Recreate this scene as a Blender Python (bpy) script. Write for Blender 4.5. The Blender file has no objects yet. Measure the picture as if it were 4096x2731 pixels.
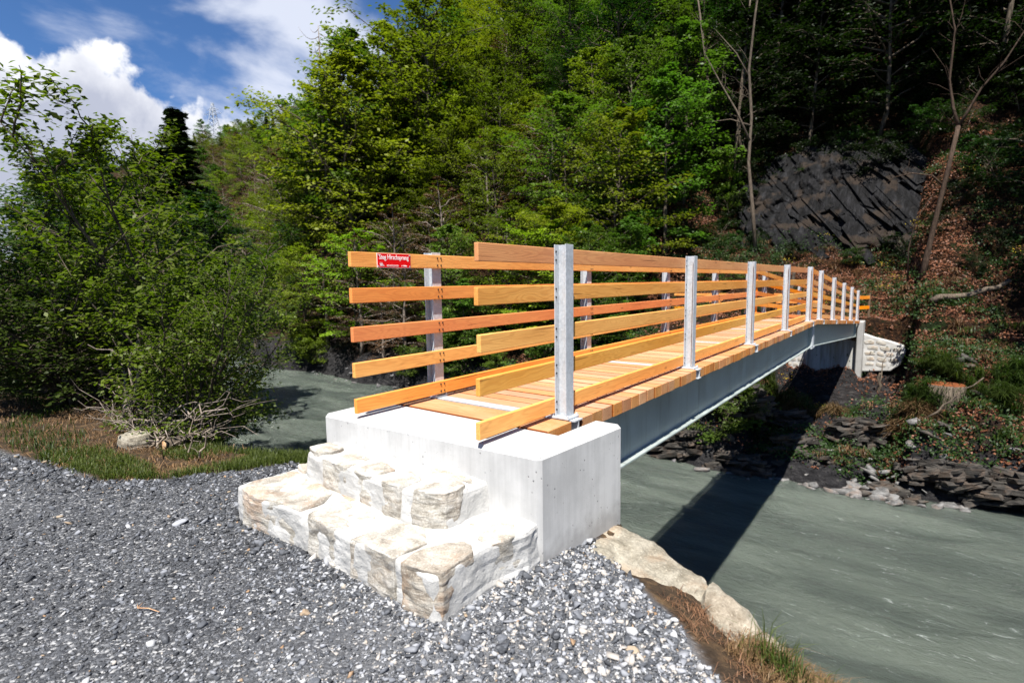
import bpy, bmesh, math, random
import numpy as np
from mathutils import Vector, Matrix, noise as mnoise
R = math.radians
S = bpy.context.scene

# ------------------------------------------------------------------ camera
cam_d = bpy.data.cameras.new("camera")
cam = bpy.data.objects.new("camera", cam_d)
S.collection.objects.link(cam)
S.camera = cam
CF = Vector((-0.603965, 0.789445, -0.109560)); CR = Vector((0.795090, 0.606328, -0.014088)); CU = Vector((-0.055308, 0.095618, 0.993880))
cm = Matrix((CR, CU, -CF)).transposed().to_4x4()
cm.translation = Vector((1.8934, -2.9802, 0.929))
cam.matrix_world = cm
cam_d.sensor_fit = 'HORIZONTAL'; cam_d.sensor_width = 36.0
cam_d.lens = 36.0 * 2133.6 / 4096.0
cam_d.clip_start = 0.05; cam_d.clip_end = 3000
cam_d.dof.use_dof = True; cam_d.dof.focus_distance = 4.2; cam_d.dof.aperture_fstop = 2.2

# ------------------------------------------------------------------ sun, sky, exposure
SUN = Vector((0.25, -0.48, 1.0)).normalized()
SUN_EL = math.asin(SUN.z)
SUN_ROT = math.atan2(SUN.x, SUN.y)
sl = bpy.data.lights.new("sun", 'SUN'); sl.energy = 5.0; sl.angle = R(0.53); sl.color = (1.0, 0.955, 0.88)
so = bpy.data.objects.new("sun", sl); S.collection.objects.link(so)
so.rotation_euler = (-SUN).to_track_quat('-Z', 'Y').to_euler(); so.location = (10, -20, 40)
S.view_settings.view_transform = 'Standard'; S.view_settings.look = 'None'
S.view_settings.gamma = 1.0; S.view_settings.use_curve_mapping = False
S.view_settings.exposure = 1.15
S.cycles.max_bounces = 7; S.cycles.diffuse_bounces = 3; S.cycles.glossy_bounces = 3
S.cycles.transmission_bounces = 4; S.cycles.transparent_max_bounces = 6
S.cycles.sample_clamp_indirect = 6.0
S.cycles.use_denoising = True
S.cycles.caustics_reflective = False; S.cycles.caustics_refractive = False

W = bpy.data.worlds.new("World"); S.world = W; W.use_nodes = True
def world_nodes():
    nt = W.node_tree; N = nt.nodes; L = nt.links; N.clear()
    out = N.new('ShaderNodeOutputWorld'); bg = N.new('ShaderNodeBackground')
    bg.inputs['Strength'].default_value = 0.053
    sky = N.new('ShaderNodeTexSky'); sky.sky_type = 'NISHITA'; sky.sun_disc = False
    sky.sun_elevation = SUN_EL; sky.sun_rotation = SUN_ROT
    sky.air_density = 1.0; sky.dust_density = 0.2; sky.ozone_density = 4.0; sky.altitude = 900
    tc = N.new('ShaderNodeTexCoord')
    nrm = N.new('ShaderNodeVectorMath'); nrm.operation = 'NORMALIZE'
    L.new(tc.outputs['Generated'], nrm.inputs[0])
    def noise(scale, det, rough, vec=None, dist=0.0):
        n = N.new('ShaderNodeTexNoise'); n.inputs['Scale'].default_value = scale; n.inputs['Detail'].default_value = det
        n.inputs['Roughness'].default_value = rough; n.inputs['Distortion'].default_value = dist
        L.new(vec or nrm.outputs[0], n.inputs['Vector']); return n.outputs['Fac']
    def math_(op, a, b=None, clamp=False):
        m = N.new('ShaderNodeMath'); m.operation = op; m.use_clamp = clamp
        for i, v in enumerate((a, b)):
            if v is None: continue
            if isinstance(v, (int, float)): m.inputs[i].default_value = v
            else: L.new(v, m.inputs[i])
        return m.outputs[0]
    def mix(fac, a, b):
        m = N.new('ShaderNodeMix'); m.data_type = 'RGBA'
        if isinstance(fac, float): m.inputs[0].default_value = fac
        else: L.new(fac, m.inputs[0])
        for i, v in ((6, a), (7, b)):
            if isinstance(v, tuple): m.inputs[i].default_value = v
            else: L.new(v, m.inputs[i])
        return m.outputs[2]
    blobs = [(-88, 7, 13), (-80, 8.5, 10.5), (-75, 10.5, 8.0), (-70.5, 9.0, 6.5), (-65.5, 9.5, 6.2), (-61, 7.0, 6.0), (-50, 5, 8), (-110, 6, 12), (-140, 8, 14), (60, 9, 14), (110, 10, 16), (170, 8, 15)]
    cur = None
    for az, el, r in blobs:
        d = (math.sin(R(az)) * math.cos(R(el)), math.cos(R(az)) * math.cos(R(el)), math.sin(R(el)))
        v = N.new('ShaderNodeVectorMath'); v.operation = 'DISTANCE'; L.new(nrm.outputs[0], v.inputs[0]); v.inputs[1].default_value = d
        q = math_('SUBTRACT', 1.0, math_('DIVIDE', v.outputs['Value'], R(r)))
        cur = q if cur is None else math_('MAXIMUM', cur, q)
    puff = noise(16, 9, 0.55)
    cu = math_('ADD', cur, math_('MULTIPLY', math_('SUBTRACT', puff, 0.5), 1.1))
    cmask = N.new('ShaderNodeMapRange'); cmask.interpolation_type = 'SMOOTHSTEP'; L.new(cu, cmask.inputs[0])
    cmask.inputs[1].default_value = -0.02; cmask.inputs[2].default_value = 0.13
    cmask = cmask.outputs[0]
    # billows seen in the cumulus: white tops, greyer undersides
    sep = N.new('ShaderNodeSeparateXYZ'); L.new(nrm.outputs[0], sep.inputs[0])
    body = noise(9, 8, 0.6, dist=0.3)
    shade = N.new('ShaderNodeMapRange'); L.new(math_('ADD', math_('MULTIPLY', body, 0.9), math_('MULTIPLY', math_('SUBTRACT', 0.25, cur), 0.75)), shade.inputs[0])
    shade.inputs[1].default_value = 0.25; shade.inputs[2].default_value = 0.62
    ccol = mix(shade.outputs[0], (4.6, 4.9, 6.0, 1), (9.5, 9.6, 10.0, 1))
    # high thin cloud
    mp = N.new('ShaderNodeMapping'); mp.inputs['Scale'].default_value = (2.0, 2.6, 5.5); mp.inputs['Rotation'].default_value = (0.3, 0.35, 0.2)
    L.new(nrm.outputs[0], mp.inputs[0])
    wn = noise(2.0, 8, 0.55, mp.outputs[0], 0.25)
    # more of it towards the slope side
    dv = N.new('ShaderNodeVectorMath'); dv.operation = 'DISTANCE'; L.new(nrm.outputs[0], dv.inputs[0])
    az, el = -58.5, 21
    dv.inputs[1].default_value = (math.sin(R(az)) * math.cos(R(el)), math.cos(R(az)) * math.cos(R(el)), math.sin(R(el)))
    near = math_('SUBTRACT', 0.34, math_('MULTIPLY', dv.outputs['Value'], 1.25))
    wm = N.new('ShaderNodeMapRange'); wm.interpolation_type = 'SMOOTHSTEP'; L.new(math_('ADD', wn, near), wm.inputs[0])
    wm.inputs[1].default_value = 0.54; wm.inputs[2].default_value = 0.84
    wm = math_('MULTIPLY', wm.outputs[0], 0.85)
    # deepen the blue as a polarised mountain sky
    skyc = mix(1.0, sky.outputs[0], (0.62, 0.86, 1.12, 1))
    N[-1].blend_type = 'MULTIPLY'
    c1 = mix(wm, skyc, (7.5, 7.9, 9.0, 1))
    c2 = mix(cmask, c1, ccol)
    L.new(c2, bg.inputs[0]); L.new(bg.outputs[0], out.inputs[0])
world_nodes()

# ------------------------------------------------------------------ helpers
COL = S.collection
def tag(o, label=None, cat=None, group=None, kind=None):
    if label: o["label"] = label
    if cat: o["category"] = cat
    if group: o["group"] = group
    if kind: o["kind"] = kind
    return o
def link(o, parent=None):
    COL.objects.link(o)
    if parent: o.parent = parent
    return o
def empty(name, loc=(0, 0, 0), rz=0, **k):
    o = bpy.data.objects.new(name, None); link(o); o.location = loc; o.rotation_euler = (0, 0, rz); o.empty_display_size = 0.2
    return tag(o, **k)
def npmesh(name, V, F, mat=None, parent=None, smooth=False, attrs=None, loc=(0, 0, 0)):
    """V (n,3), F (m,k) numpy"""
    V = np.asarray(V, dtype=np.float32); F = np.asarray(F, dtype=np.int32)
    me = bpy.data.meshes.new(name); k = F.shape[1]
    me.vertices.add(len(V)); me.vertices.foreach_set('co', V.ravel())
    me.loops.add(F.size); me.loops.foreach_set('vertex_index', F.ravel())
    me.polygons.add(len(F)); me.polygons.foreach_set('loop_start', np.arange(0, F.size, k, dtype=np.int32))
    me.polygons.foreach_set('loop_total', np.full(len(F), k, dtype=np.int32))
    if smooth: me.polygons.foreach_set('use_smooth', np.ones(len(F), dtype=bool))
    me.update(calc_edges=True)
    for an, arr in (attrs or {}).items():
        a = me.attributes.new(an, 'FLOAT', 'POINT'); a.data.foreach_set('value', np.asarray(arr, dtype=np.float32).ravel())
    if mat: me.materials.append(mat)
    o = bpy.data.objects.new(name, me); o.location = loc
    return link(o, parent)
class MB:
    def __init__(s): s.v = []; s.f = []
    def add(s, vs, fs):
        b = len(s.v); s.v += [tuple(v) for v in vs]; s.f += [tuple(i + b for i in f) for f in fs]
    def box(s, a, b):
        x0, y0, z0 = a; x1, y1, z1 = b
        s.add([(x0, y0, z0), (x1, y0, z0), (x1, y1, z0), (x0, y1, z0), (x0, y0, z1), (x1, y0, z1), (x1, y1, z1), (x0, y1, z1)],
              [(0, 3, 2, 1), (4, 5, 6, 7), (0, 1, 5, 4), (1, 2, 6, 5), (2, 3, 7, 6), (3, 0, 4, 7)])
    def sbox(s, x0, x1, pts):
        """box along y following a line of (y, z0, z1)"""
        n = len(pts); vs = []
        for y, z0, z1 in pts: vs += [(x0, y, z0), (x1, y, z0), (x1, y, z1), (x0, y, z1)]
        fs = [(0, 1, 2, 3), tuple(reversed([4 * (n - 1) + i for i in range(4)]))]
        for k in range(n - 1):
            for i in range(4): j = (i + 1) % 4; fs.append((4 * k + i, 4 * k + 4 + i, 4 * k + 4 + j, 4 * k + j))
        s.add(vs, fs)
    def cyl(s, c, r, h, axis='z', n=8, r2=None):
        r2 = r if r2 is None else r2; vs = []
        for t, rr in ((0, r), (h, r2)):
            for i in range(n):
                a = 2 * math.pi * i / n; p = (rr * math.cos(a), rr * math.sin(a), t)
                if axis == 'x': p = (p[2], p[0], p[1])
                if axis == 'y': p = (p[0], p[2], p[1])
                vs.append((c[0] + p[0], c[1] + p[1], c[2] + p[2]))
        s.add(vs, [tuple(range(n))[::-1], tuple(range(n, 2 * n))] + [(i, (i + 1) % n, n + (i + 1) % n, n + i) for i in range(n)])
    def tube(s, pts, rad, n=6):
        pts = [Vector(p) for p in pts]; vs = []; up = Vector((0.13, 0.21, 1)).normalized()
        for i, p in enumerate(pts):
            d = (pts[min(i + 1, len(pts) - 1)] - pts[max(i - 1, 0)]).normalized()
            a = d.cross(up)
            if a.length < 0.1: a = d.cross(Vector((1, 0, 0)))
            a.normalize(); b = d.cross(a); r = rad[i]
            for k in range(n):
                t = 2 * math.pi * k / n; vs.append(p + a * (r * math.cos(t)) + b * (r * math.sin(t)))
        fs = []
        for i in range(len(pts) - 1):
            for k in range(n): j = (k + 1) % n; fs.append((i * n + k, i * n + j, (i + 1) * n + j, (i + 1) * n + k))
        fs.append(tuple(range(n))[::-1]); fs.append(tuple(len(vs) - n + k for k in range(n)))
        s.add(vs, fs)
    def build(s, name, mat=None, parent=None, bevel=0, smooth=False, seg=1, angle=35, loc=(0, 0, 0)):
        me = bpy.data.meshes.new(name); me.from_pydata(s.v, [], s.f)
        bm = bmesh.new(); bm.from_mesh(me); bmesh.ops.recalc_face_normals(bm, faces=bm.faces[:]); bm.to_mesh(me); bm.free()
        if smooth: me.polygons.foreach_set('use_smooth', [True] * len(me.polygons))
        me.update()
        if mat: me.materials.append(mat)
        o = bpy.data.objects.new(name, me); o.location = loc; link(o, parent)
        if bevel:
            m = o.modifiers.new('bevel', 'BEVEL'); m.width = bevel; m.segments = seg; m.limit_method = 'ANGLE'; m.angle_limit = R(angle)
        return o

_rt = np.random.RandomState(7).rand(40, 40, 40)
def vnoise(P):
    P = np.asarray(P, dtype=np.float64); i = np.floor(P).astype(int); f = P - i; f = f * f * (3 - 2 * f); i %= 40; j = (i + 1) % 40
    def g(a, b, c): return _rt[a, b, c]
    x0, y0, z0 = i[:, 0], i[:, 1], i[:, 2]; x1, y1, z1 = j[:, 0], j[:, 1], j[:, 2]; fx, fy, fz = f[:, 0], f[:, 1], f[:, 2]
    c00 = g(x0, y0, z0) * (1 - fx) + g(x1, y0, z0) * fx; c10 = g(x0, y1, z0) * (1 - fx) + g(x1, y1, z0) * fx
    c01 = g(x0, y0, z1) * (1 - fx) + g(x1, y0, z1) * fx; c11 = g(x0, y1, z1) * (1 - fx) + g(x1, y1, z1) * fx
    return ((c00 * (1 - fy) + c10 * fy) * (1 - fz) + (c01 * (1 - fy) + c11 * fy) * fz) * 2 - 1
def fbm(P, o=4, g=0.5):
    r = 0; a = 1.0; P = np.asarray(P, dtype=np.float64).copy()
    for k in range(o): r = r + a * vnoise(P + 17.3 * k); a *= g; P = P * 2.03
    return r

# ------------------------------------------------------------------ materials
class NT:
    def __init__(s, name):
        s.m = bpy.data.materials.new(name); s.m.use_nodes = True; s.t = s.m.node_tree; s.N = s.t.nodes; s.L = s.t.links
        s.p = s.N['Principled BSDF']; s.out = s.N['Material Output']; s.tc = s.N.new('ShaderNodeTexCoord')
    def _in(s, sock, v):
        if v is None: return
        if isinstance(v, (int, float)): sock.default_value = v
        elif isinstance(v, (tuple, list)):
            v = tuple(v)
            if sock.type == 'RGBA' and len(v) == 3: v = v + (1,)
            sock.default_value = v
        else: s.L.new(v, sock)
    def vec(s, scale=(1, 1, 1), rot=(0, 0, 0), loc=(0, 0, 0), src='Object'):
        m = s.N.new('ShaderNodeMapping'); m.inputs['Scale'].default_value = scale; m.inputs['Rotation'].default_value = rot; m.inputs['Location'].default_value = loc
        s.L.new(s.tc.outputs[src] if isinstance(src, str) else src, m.inputs[0]); return m.outputs[0]
    def noise(s, vec, scale=1, det=5, rough=0.55, dist=0, out='Fac'):
        n = s.N.new('ShaderNodeTexNoise'); s._in(n.inputs['Vector'], vec); n.inputs['Scale'].default_value = scale; n.inputs['Detail'].default_value = det
        n.inputs['Roughness'].default_value = rough; n.inputs['Distortion'].default_value = dist; return n.outputs[out]
    def voro(s, vec, scale=1, feat='F1', out='Distance', rnd=1.0):
        n = s.N.new('ShaderNodeTexVoronoi'); n.feature = feat; s._in(n.inputs['Vector'], vec); n.inputs['Scale'].default_value = scale
        n.inputs['Randomness'].default_value = rnd; return n.outputs[out]
    def math(s, op, a, b=None, c=None, clamp=False):
        m = s.N.new('ShaderNodeMath'); m.operation = op; m.use_clamp = clamp
        for i, v in enumerate((a, b, c)): s._in(m.inputs[i], v)
        return m.outputs[0]
    def ramp(s, f, stops, interp='LINEAR'):
        r = s.N.new('ShaderNodeValToRGB'); r.color_ramp.interpolation = interp; e = r.color_ramp.elements
        while len(e) < len(stops): e.new(0.5)
        for k, (p, c) in enumerate(stops):
            e[k].position = p; e[k].color = (c, c, c, 1) if isinstance(c, (int, float)) else tuple(c) + (1,)
        s._in(r.inputs[0], f); return r.outputs[0]
    def mr(s, f, a, b, c=0.0, d=1.0, smooth=True):
        m = s.N.new('ShaderNodeMapRange'); m.interpolation_type = 'SMOOTHSTEP' if smooth else 'LINEAR'; s._in(m.inputs[0], f)
        for i, v in enumerate((a, b, c, d)): m.inputs[i + 1].default_value = v
        return m.outputs[0]
    def mix(s, f, a, b, mode='MIX'):
        m = s.N.new('ShaderNodeMix'); m.data_type = 'RGBA'; m.blend_type = mode; s._in(m.inputs[0], f); s._in(m.inputs[6], a); s._in(m.inputs[7], b); return m.outputs[2]
    def attr(s, name, out='Fac', typ='GEOMETRY'):
        a = s.N.new('ShaderNodeAttribute'); a.attribute_name = name; a.attribute_type = typ; return a.outputs[out]
    def rnd(s): return s.N.new('ShaderNodeObjectInfo').outputs['Random']
    def pos(s): return s.N.new('ShaderNodeNewGeometry').outputs['Position']
    def bump(s, h, st=0.5, d=0.01, normal=None):
        b = s.N.new('ShaderNodeBump'); b.inputs['Strength'].default_value = st; b.inputs['Distance'].default_value = d; s._in(b.inputs['Height'], h)
        if normal: s.L.new(normal, b.inputs['Normal'])
        return b.outputs[0]
    def fin(s, col=None, rough=None, normal=None, metal=None, spec=None):
        s._in(s.p.inputs['Base Color'], col); s._in(s.p.inputs['Roughness'], rough); s._in(s.p.inputs['Metallic'], metal)
        if normal is not None: s.L.new(normal, s.p.inputs['Normal'])
        if spec is not None: s._in(s.p.inputs['Specular IOR Level'], spec)
        return s.m

def mat_wood(name, axis, ca, cb, cd, knots=True, end=False):
    n = NT(name)
    geo = n.pos(); r = n.rnd()
    off = n.N.new('ShaderNodeCombineXYZ'); n._in(off.inputs[0], n.math('MULTIPLY', r, 31.0)); n._in(off.inputs[1], n.math('MULTIPLY', r, 57.0)); n._in(off.inputs[2], n.math('MULTIPLY', r, 13.0))
    ad = n.N.new('ShaderNodeVectorMath'); ad.operation = 'ADD'; n.L.new(geo, ad.inputs[0]); n.L.new(off.outputs[0], ad.inputs[1]); P = ad.outputs[0]
    long_, cross = 0.5, 9.0
    sc = {'y': (cross, long_, cross), 'x': (long_, cross, cross)}[axis]
    v = n.vec(scale=sc, src=P)
    # knots: voronoi cells stretched along the grain bend the rings
    kv = n.vec(scale={'y': (4.5, 1.9, 4.5), 'x': (1.9, 4.5, 4.5)}[axis], src=P)
    kd = n.voro(kv, 1.0)
    kn = n.mr(kd, 0.10, 0.0); halo = n.mr(kd, 0.42, 0.0)
    warp = n.noise(n.vec(scale={'y': (2.5, .9, 2.5), 'x': (.9, 2.5, 2.5)}[axis], src=P), 1, 3)
    rings_in = n.math('ADD', n.math('MULTIPLY', n.noise(v, 1.0, 2, .4), 9.0), n.math('ADD', n.math('MULTIPLY', warp, 6.0), n.math('MULTIPLY', halo, 2.2)))
    rings = n.math('SINE', n.math('MULTIPLY', rings_in, 13.0))
    rings = n.mr(rings, -0.2, 1.0)
    fine = n.noise(n.vec(scale={'y': (160, 3, 160), 'x': (3, 160, 160)}[axis], src=P), 1, 4, .6)
    big = n.noise(n.vec(scale={'y': (3, .6, 3), 'x': (.6, 3, 3)}[axis], src=P), 1, 3)
    c = n.mix(n.mr(big, .3, .7), ca, cb)
    c = n.mix(n.math('MULTIPLY', rings, 0.26), c, cd)
    c = n.mix(n.math('MULTIPLY', n.mr(fine, .35, .75), 0.28), c, cd)
    if knots: cr = n.noise(n.vec(scale={'y': (60, 1.6, 60), 'x': (1.6, 60, 60)}[axis], src=P), 1, 3, .5); c = n.mix(n.mr(cr, .66, .72, 0, .7), c, tuple(v * .35 for v in cd))
    c = n.mix(n.math('MULTIPLY', kn, .65), c, (0.16, 0.05, 0.014))
    c = n.mix(n.mr(n.noise(n.vec(scale={'y': (5, 1.1, 5), 'x': (1.1, 5, 5)}[axis], loc=(4, 7, 2), src=P), 1.3, 6, .7), .50, .68, 0, .20), c, tuple(v * .5 for v in ca))
    # each board its own tone
    hs = n.N.new('ShaderNodeHueSaturation'); n._in(hs.inputs['Hue'], n.math('MULTIPLY_ADD', r, 0.008, 0.496)); n._in(hs.inputs['Value'], n.math('MULTIPLY_ADD', n.math('FRACT', n.math('MULTIPLY', r, 7.3)), 0.30, 0.86))
    n._in(hs.inputs['Saturation'], n.math('MULTIPLY_ADD', n.math('FRACT', n.math('MULTIPLY', r, 3.7)), .2, .9)); n._in(hs.inputs['Color'], c)
    h = n.math('ADD', n.math('MULTIPLY', rings, .4), fine)
    return n.fin(hs.outputs[0], 0.62, n.bump(h, 0.35, 0.0015), spec=0.3)

M = {}
M['rail'] = mat_wood('larch_rail', 'y', (0.66, 0.225, 0.040), (0.76, 0.345, 0.090), (0.42, 0.105, 0.018))
M['rail_gold'] = mat_wood('golden_larch_rail', 'y', (0.67, 0.285, 0.062), (0.76, 0.39, 0.11), (0.44, 0.145, 0.028))
M['rail_red'] = mat_wood('reddish_larch_rail', 'y', (0.66, 0.20, 0.035), (0.72, 0.28, 0.06), (0.42, 0.095, 0.018))
M['board'] = mat_wood('larch_board', 'x', (0.44, 0.215, 0.10), (0.54, 0.32, 0.19), (0.30, 0.115, 0.04))

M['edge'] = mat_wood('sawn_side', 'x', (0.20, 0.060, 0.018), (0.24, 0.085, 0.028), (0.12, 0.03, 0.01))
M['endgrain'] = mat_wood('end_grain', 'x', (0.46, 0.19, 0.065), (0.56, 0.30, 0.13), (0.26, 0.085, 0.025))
def mk_galv():
    n = NT('galvanised_steel'); P = n.pos()
    sp = n.voro(n.vec(scale=(1, 1, 1), src=P), 70, out='Color'); bw = n.N.new('ShaderNodeRGBToBW'); n.L.new(sp, bw.inputs[0])
    big = n.noise(P, 4, 4); fi = n.noise(P, 150, 3)
    v = n.math('ADD', n.math('MULTIPLY', bw.outputs[0], .25), n.math('ADD', n.math('MULTIPLY', big, .5), n.math('MULTIPLY', fi, .35)))
    c = n.ramp(v, [(0.25, (0.34, 0.37, 0.40)), (0.6, (0.50, 0.53, 0.565)), (0.9, (0.62, 0.65, 0.69))])
    return n.fin(c, n.mr(bw.outputs[0], 0, 1, .42, .62), n.bump(n.math('ADD', fi, big), .25, .002), metal=0.25)
M['galv'] = mk_galv()
def mk_girder():
    n = NT('painted_steel'); P = n.pos()
    st = n.noise(n.vec(scale=(1, 1.2, 1), src=P), 2.2, 5, .6); fi = n.noise(P, 90, 3)
    streak = n.noise(n.vec(scale=(1, 7, .5), src=P), 2.5, 4, .5)
    c = n.ramp(st, [(0.3, (0.26, 0.305, 0.30)), (0.7, (0.38, 0.43, 0.415))])
    c = n.mix(n.mr(streak, .56, .75, 0, .45), c, (0.14, 0.15, 0.11))
    c = n.mix(n.mr(fi, .62, .8, 0, .25), c, (.4, .43, .44))
    return n.fin(c, n.mr(st, .3, .7, .38, .6), n.bump(fi, .12, .002), metal=0.15)
M['girder'] = mk_girder()
def mk_simple(name, col, rough, metal=0, spec=.4, nz=0.0):
    n = NT(name)
    if nz:
        f = n.noise(n.pos(), 30, 4); c = n.mix(n.mr(f, .3, .7, 0, nz), col, tuple(v * .5 for v in col)); return n.fin(c, rough, metal=metal, spec=spec)
    return n.fin(col, rough, metal=metal, spec=spec)
M['black'] = mk_simple('black_bolt', (0.012, 0.012, 0.013), .35)
M['red'] = mk_simple('red_enamel', (0.70, 0.004, 0.008), .28, nz=.06)
M['white'] = mk_simple('white_print', (0.82, 0.82, 0.82), .4)
M['brownpost'] = mk_simple('weathered_wood', (0.13, 0.085, 0.05), .8, nz=.6)

def mk_concrete(name, base, side=True):
    n = NT(name); P = n.pos()
    streak = n.noise(n.vec(scale=(9, 9, .45), src=P), 1.6, 8, .72)
    cloud = n.noise(P, 2.3, 5, .6); fi = n.noise(P, 120, 3)
    v = n.math('ADD', n.math('MULTIPLY', streak, .42), n.math('MULTIPLY', cloud, .68))
    lo = tuple(x * .74 for x in base); c = n.mix(n.mr(v, .38, .68), lo, base)
    pores = n.voro(n.vec(scale=(1, 1, .75), src=P), 24); pm = n.math('MULTIPLY', n.mr(pores, .13, .06), n.mr(n.noise(P, 6, 2), .46, .58))
    pores2 = n.voro(P, 70); pm2 = n.math('MULTIPLY', n.mr(pores2, .16, .08), n.mr(n.noise(P, 3, 2), .52, .62))
    pmx = n.math('MAXIMUM', pm, n.math('MULTIPLY', pm2, .7))
    c = n.mix(pmx, c, tuple(x * .3 for x in base))
    sz = n.N.new('ShaderNodeSeparateXYZ'); n.L.new(P, sz.inputs[0]); dirt = n.mr(n.math('ADD', sz.outputs[2], n.math('MULTIPLY', n.noise(P, 9, 5, .7), .22)), -.36, -.52)
    c = n.mix(n.math('MULTIPLY', dirt, .45), c, (.17, .16, .145))
    h = n.math('SUBTRACT', n.math('MULTIPLY', fi, .3), pmx)
    return n.fin(c, .85, n.bump(h, .6, .004), spec=.2)
M['concrete'] = mk_concrete('concrete', (0.50, 0.50, 0.495))
def mk_farconc():
    n = NT('stained_concrete'); P = n.pos()
    st = n.noise(n.vec(scale=(6, 6, .5), src=P), 1.2, 5, .6); cl = n.noise(P, 1.7, 5)
    c = n.mix(n.mr(st, .35, .65), (.27, .265, .24), (.44, .44, .42))
    c = n.mix(n.mr(n.noise(n.vec(scale=(5, 5, .35), loc=(3, 1, 0), src=P), 1.1, 4), .56, .68, 0, .6), c, (.19, .155, .07))
    sz = n.N.new('ShaderNodeSeparateXYZ'); n.L.new(P, sz.inputs[0])
    low = n.mr(n.math('ADD', sz.outputs[2], n.math('MULTIPLY', cl, .35)), -2.55, -2.75)
    c = n.mix(n.math('MULTIPLY', low, .7), c, (.12, .11, .10))
    return n.fin(c, .88, n.bump(n.noise(P, 40, 4), .4, .01), spec=.2)
M['farconc'] = mk_farconc()
def mk_mortar():
    n = NT('mortar'); P = n.pos(); a = n.noise(P, 60, 5, .7); b = n.noise(P, 5, 4)
    c = n.mix(n.mr(b, .35, .7), (.40, .395, .38), (.52, .515, .50)); c = n.mix(n.mr(a, .55, .8, 0, .3), c, (.36, .35, .33))
    return n.fin(c, .92, n.bump(a, .8, .008), spec=.15)
M['mortar'] = mk_mortar()
def mk_gneiss(name, c1, c2, c3, rust, sc=1.0):
    n = NT(name); P = n.pos(); r = n.rnd()
    off = n.N.new('ShaderNodeCombineXYZ'); n._in(off.inputs[0], n.math('MULTIPLY', r, 9.0)); n._in(off.inputs[2], n.math('MULTIPLY', r, 5.0))
    ad = n.N.new('ShaderNodeVectorMath'); n.L.new(P, ad.inputs[0]); n.L.new(off.outputs[0], ad.inputs[1]); P = ad.outputs[0]
    band = n.noise(n.vec(scale=(5 * sc, 5 * sc, 22 * sc), rot=(.35, .2, 0), src=P), 1.3, 7, .68, .5)
    grain = n.noise(P, 95 * sc, 4, .7); pat = n.noise(P, 6 * sc, 5, .6)
    c = n.ramp(band, [(.28, c3), (.45, c1), (.62, c2), (.8, c1)])
    c = n.mix(n.mr(grain, .5, .72, 0, .55), c, tuple(x * .35 for x in c1))
    c = n.mix(n.mr(grain, .46, .3, 0, .5), c, tuple(min(.75, x * 1.5) for x in c2))
    rm = n.math('MULTIPLY', n.mr(pat, .46, .66), n.mr(n.math('FRACT', n.math('MULTIPLY', r, 5.7)), .2, .9, .15, rust))
    c = n.mix(rm, c, n.mix(.5, c, (.40, .20, .085)))
    h = n.math('ADD', band, n.math('MULTIPLY', grain, .5))
    return n.fin(c, .8, n.bump(h, .9, .012), spec=.3)
M['gneiss'] = mk_gneiss('gneiss', (.33, .305, .26), (.49, .47, .43), (.13, .115, .095), .75)
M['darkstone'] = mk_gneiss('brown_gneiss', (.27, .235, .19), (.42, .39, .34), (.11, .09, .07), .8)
M['boulder'] = mk_gneiss('tan_gneiss', (.20, .18, .14), (.32, .295, .24), (.095, .08, .055), .35, .7)
M['ledge'] = mk_gneiss('dark_slate', (.030, .027, .024), (.070, .063, .055), (.012, .011, .010), .10, .5)
M['rubble'] = mk_gneiss('pale_slate', (.095, .094, .092), (.19, .188, .185), (.045, .045, .046), .3, .6)
M['slate'] = mk_gneiss('slate', (.085, .085, .09), (.17, .17, .175), (.045, .045, .048), .25, .6)
def mk_pebble():
    n = NT('pebbles'); a = n.attr('tone'); P = n.pos(); g = n.noise(P, 150, 3, .6); b = n.noise(n.vec(scale=(1, 1, 3), src=P), 45, 4, .6)
    c = n.ramp(a, [(0, (.020, .021, .024)), (.35, (.050, .054, .062)), (.6, (.10, .107, .122)), (.8, (.28, .29, .315)), (.93, (.40, .405, .415)), (.97, (.30, .24, .17)), (1, (.26, .16, .09))])
    c = n.mix(n.mr(b, .5, .7, 0, .45), c, n.mix(.5, c, (.4, .41, .43)))
    return n.fin(c, .78, n.bump(g, .4, .002), spec=.25)
M['pebble'] = mk_pebble()
def mk_ground():
    n = NT('ground'); P = n.pos(); gr = n.attr('gravel'); pale = n.attr('pale')
    v1 = n.voro(P, 75, out='Color'); bw = n.N.new('ShaderNodeRGBToBW'); n.L.new(v1, bw.inputs[0]); d1 = n.voro(P, 75)
    v2 = n.voro(P, 190, out='Color'); bw2 = n.N.new('ShaderNodeRGBToBW'); n.L.new(v2, bw2.inputs[0]); d2 = n.voro(P, 190)
    nn = n.noise(P, 3.2, 5, .6)
    sand = n.ramp(bw2.outputs[0], [(.15, (.018, .019, .021)), (.5, (.042, .044, .048)), (.72, (.075, .078, .085)), (.9, (.22, .22, .225))])
    peb = n.ramp(bw.outputs[0], [(.2, (.020, .021, .024)), (.5, (.050, .053, .060)), (.75, (.10, .105, .115)), (.92, (.38, .38, .38))])
    cov = n.mr(n.math('ADD', nn, n.math('MULTIPLY', n.math('SUBTRACT', bw.outputs[0], .5), .8)), .42, .52)
    c = n.mix(cov, sand, peb)
    c = n.mix(n.math('MULTIPLY', pale, .6), c, (.15, .154, .163))
    soil = n.ramp(n.noise(P, 9, 6, .65), [(.3, (.018, .012, .008)), (.5, (.045, .030, .018)), (.65, (.10, .062, .032)), (.8, (.16, .12, .07))])
    c = n.mix(gr, soil, c)
    h = n.math('ADD', n.math('MULTIPLY', n.math('SUBTRACT', 1.0, d1), n.math('MULTIPLY', cov, .7)), n.math('MULTIPLY', n.math('SUBTRACT', 1.0, d2), .3))
    return n.fin(c, .9, n.bump(h, .9, .012), spec=.2)
M['ground'] = mk_ground()
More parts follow.
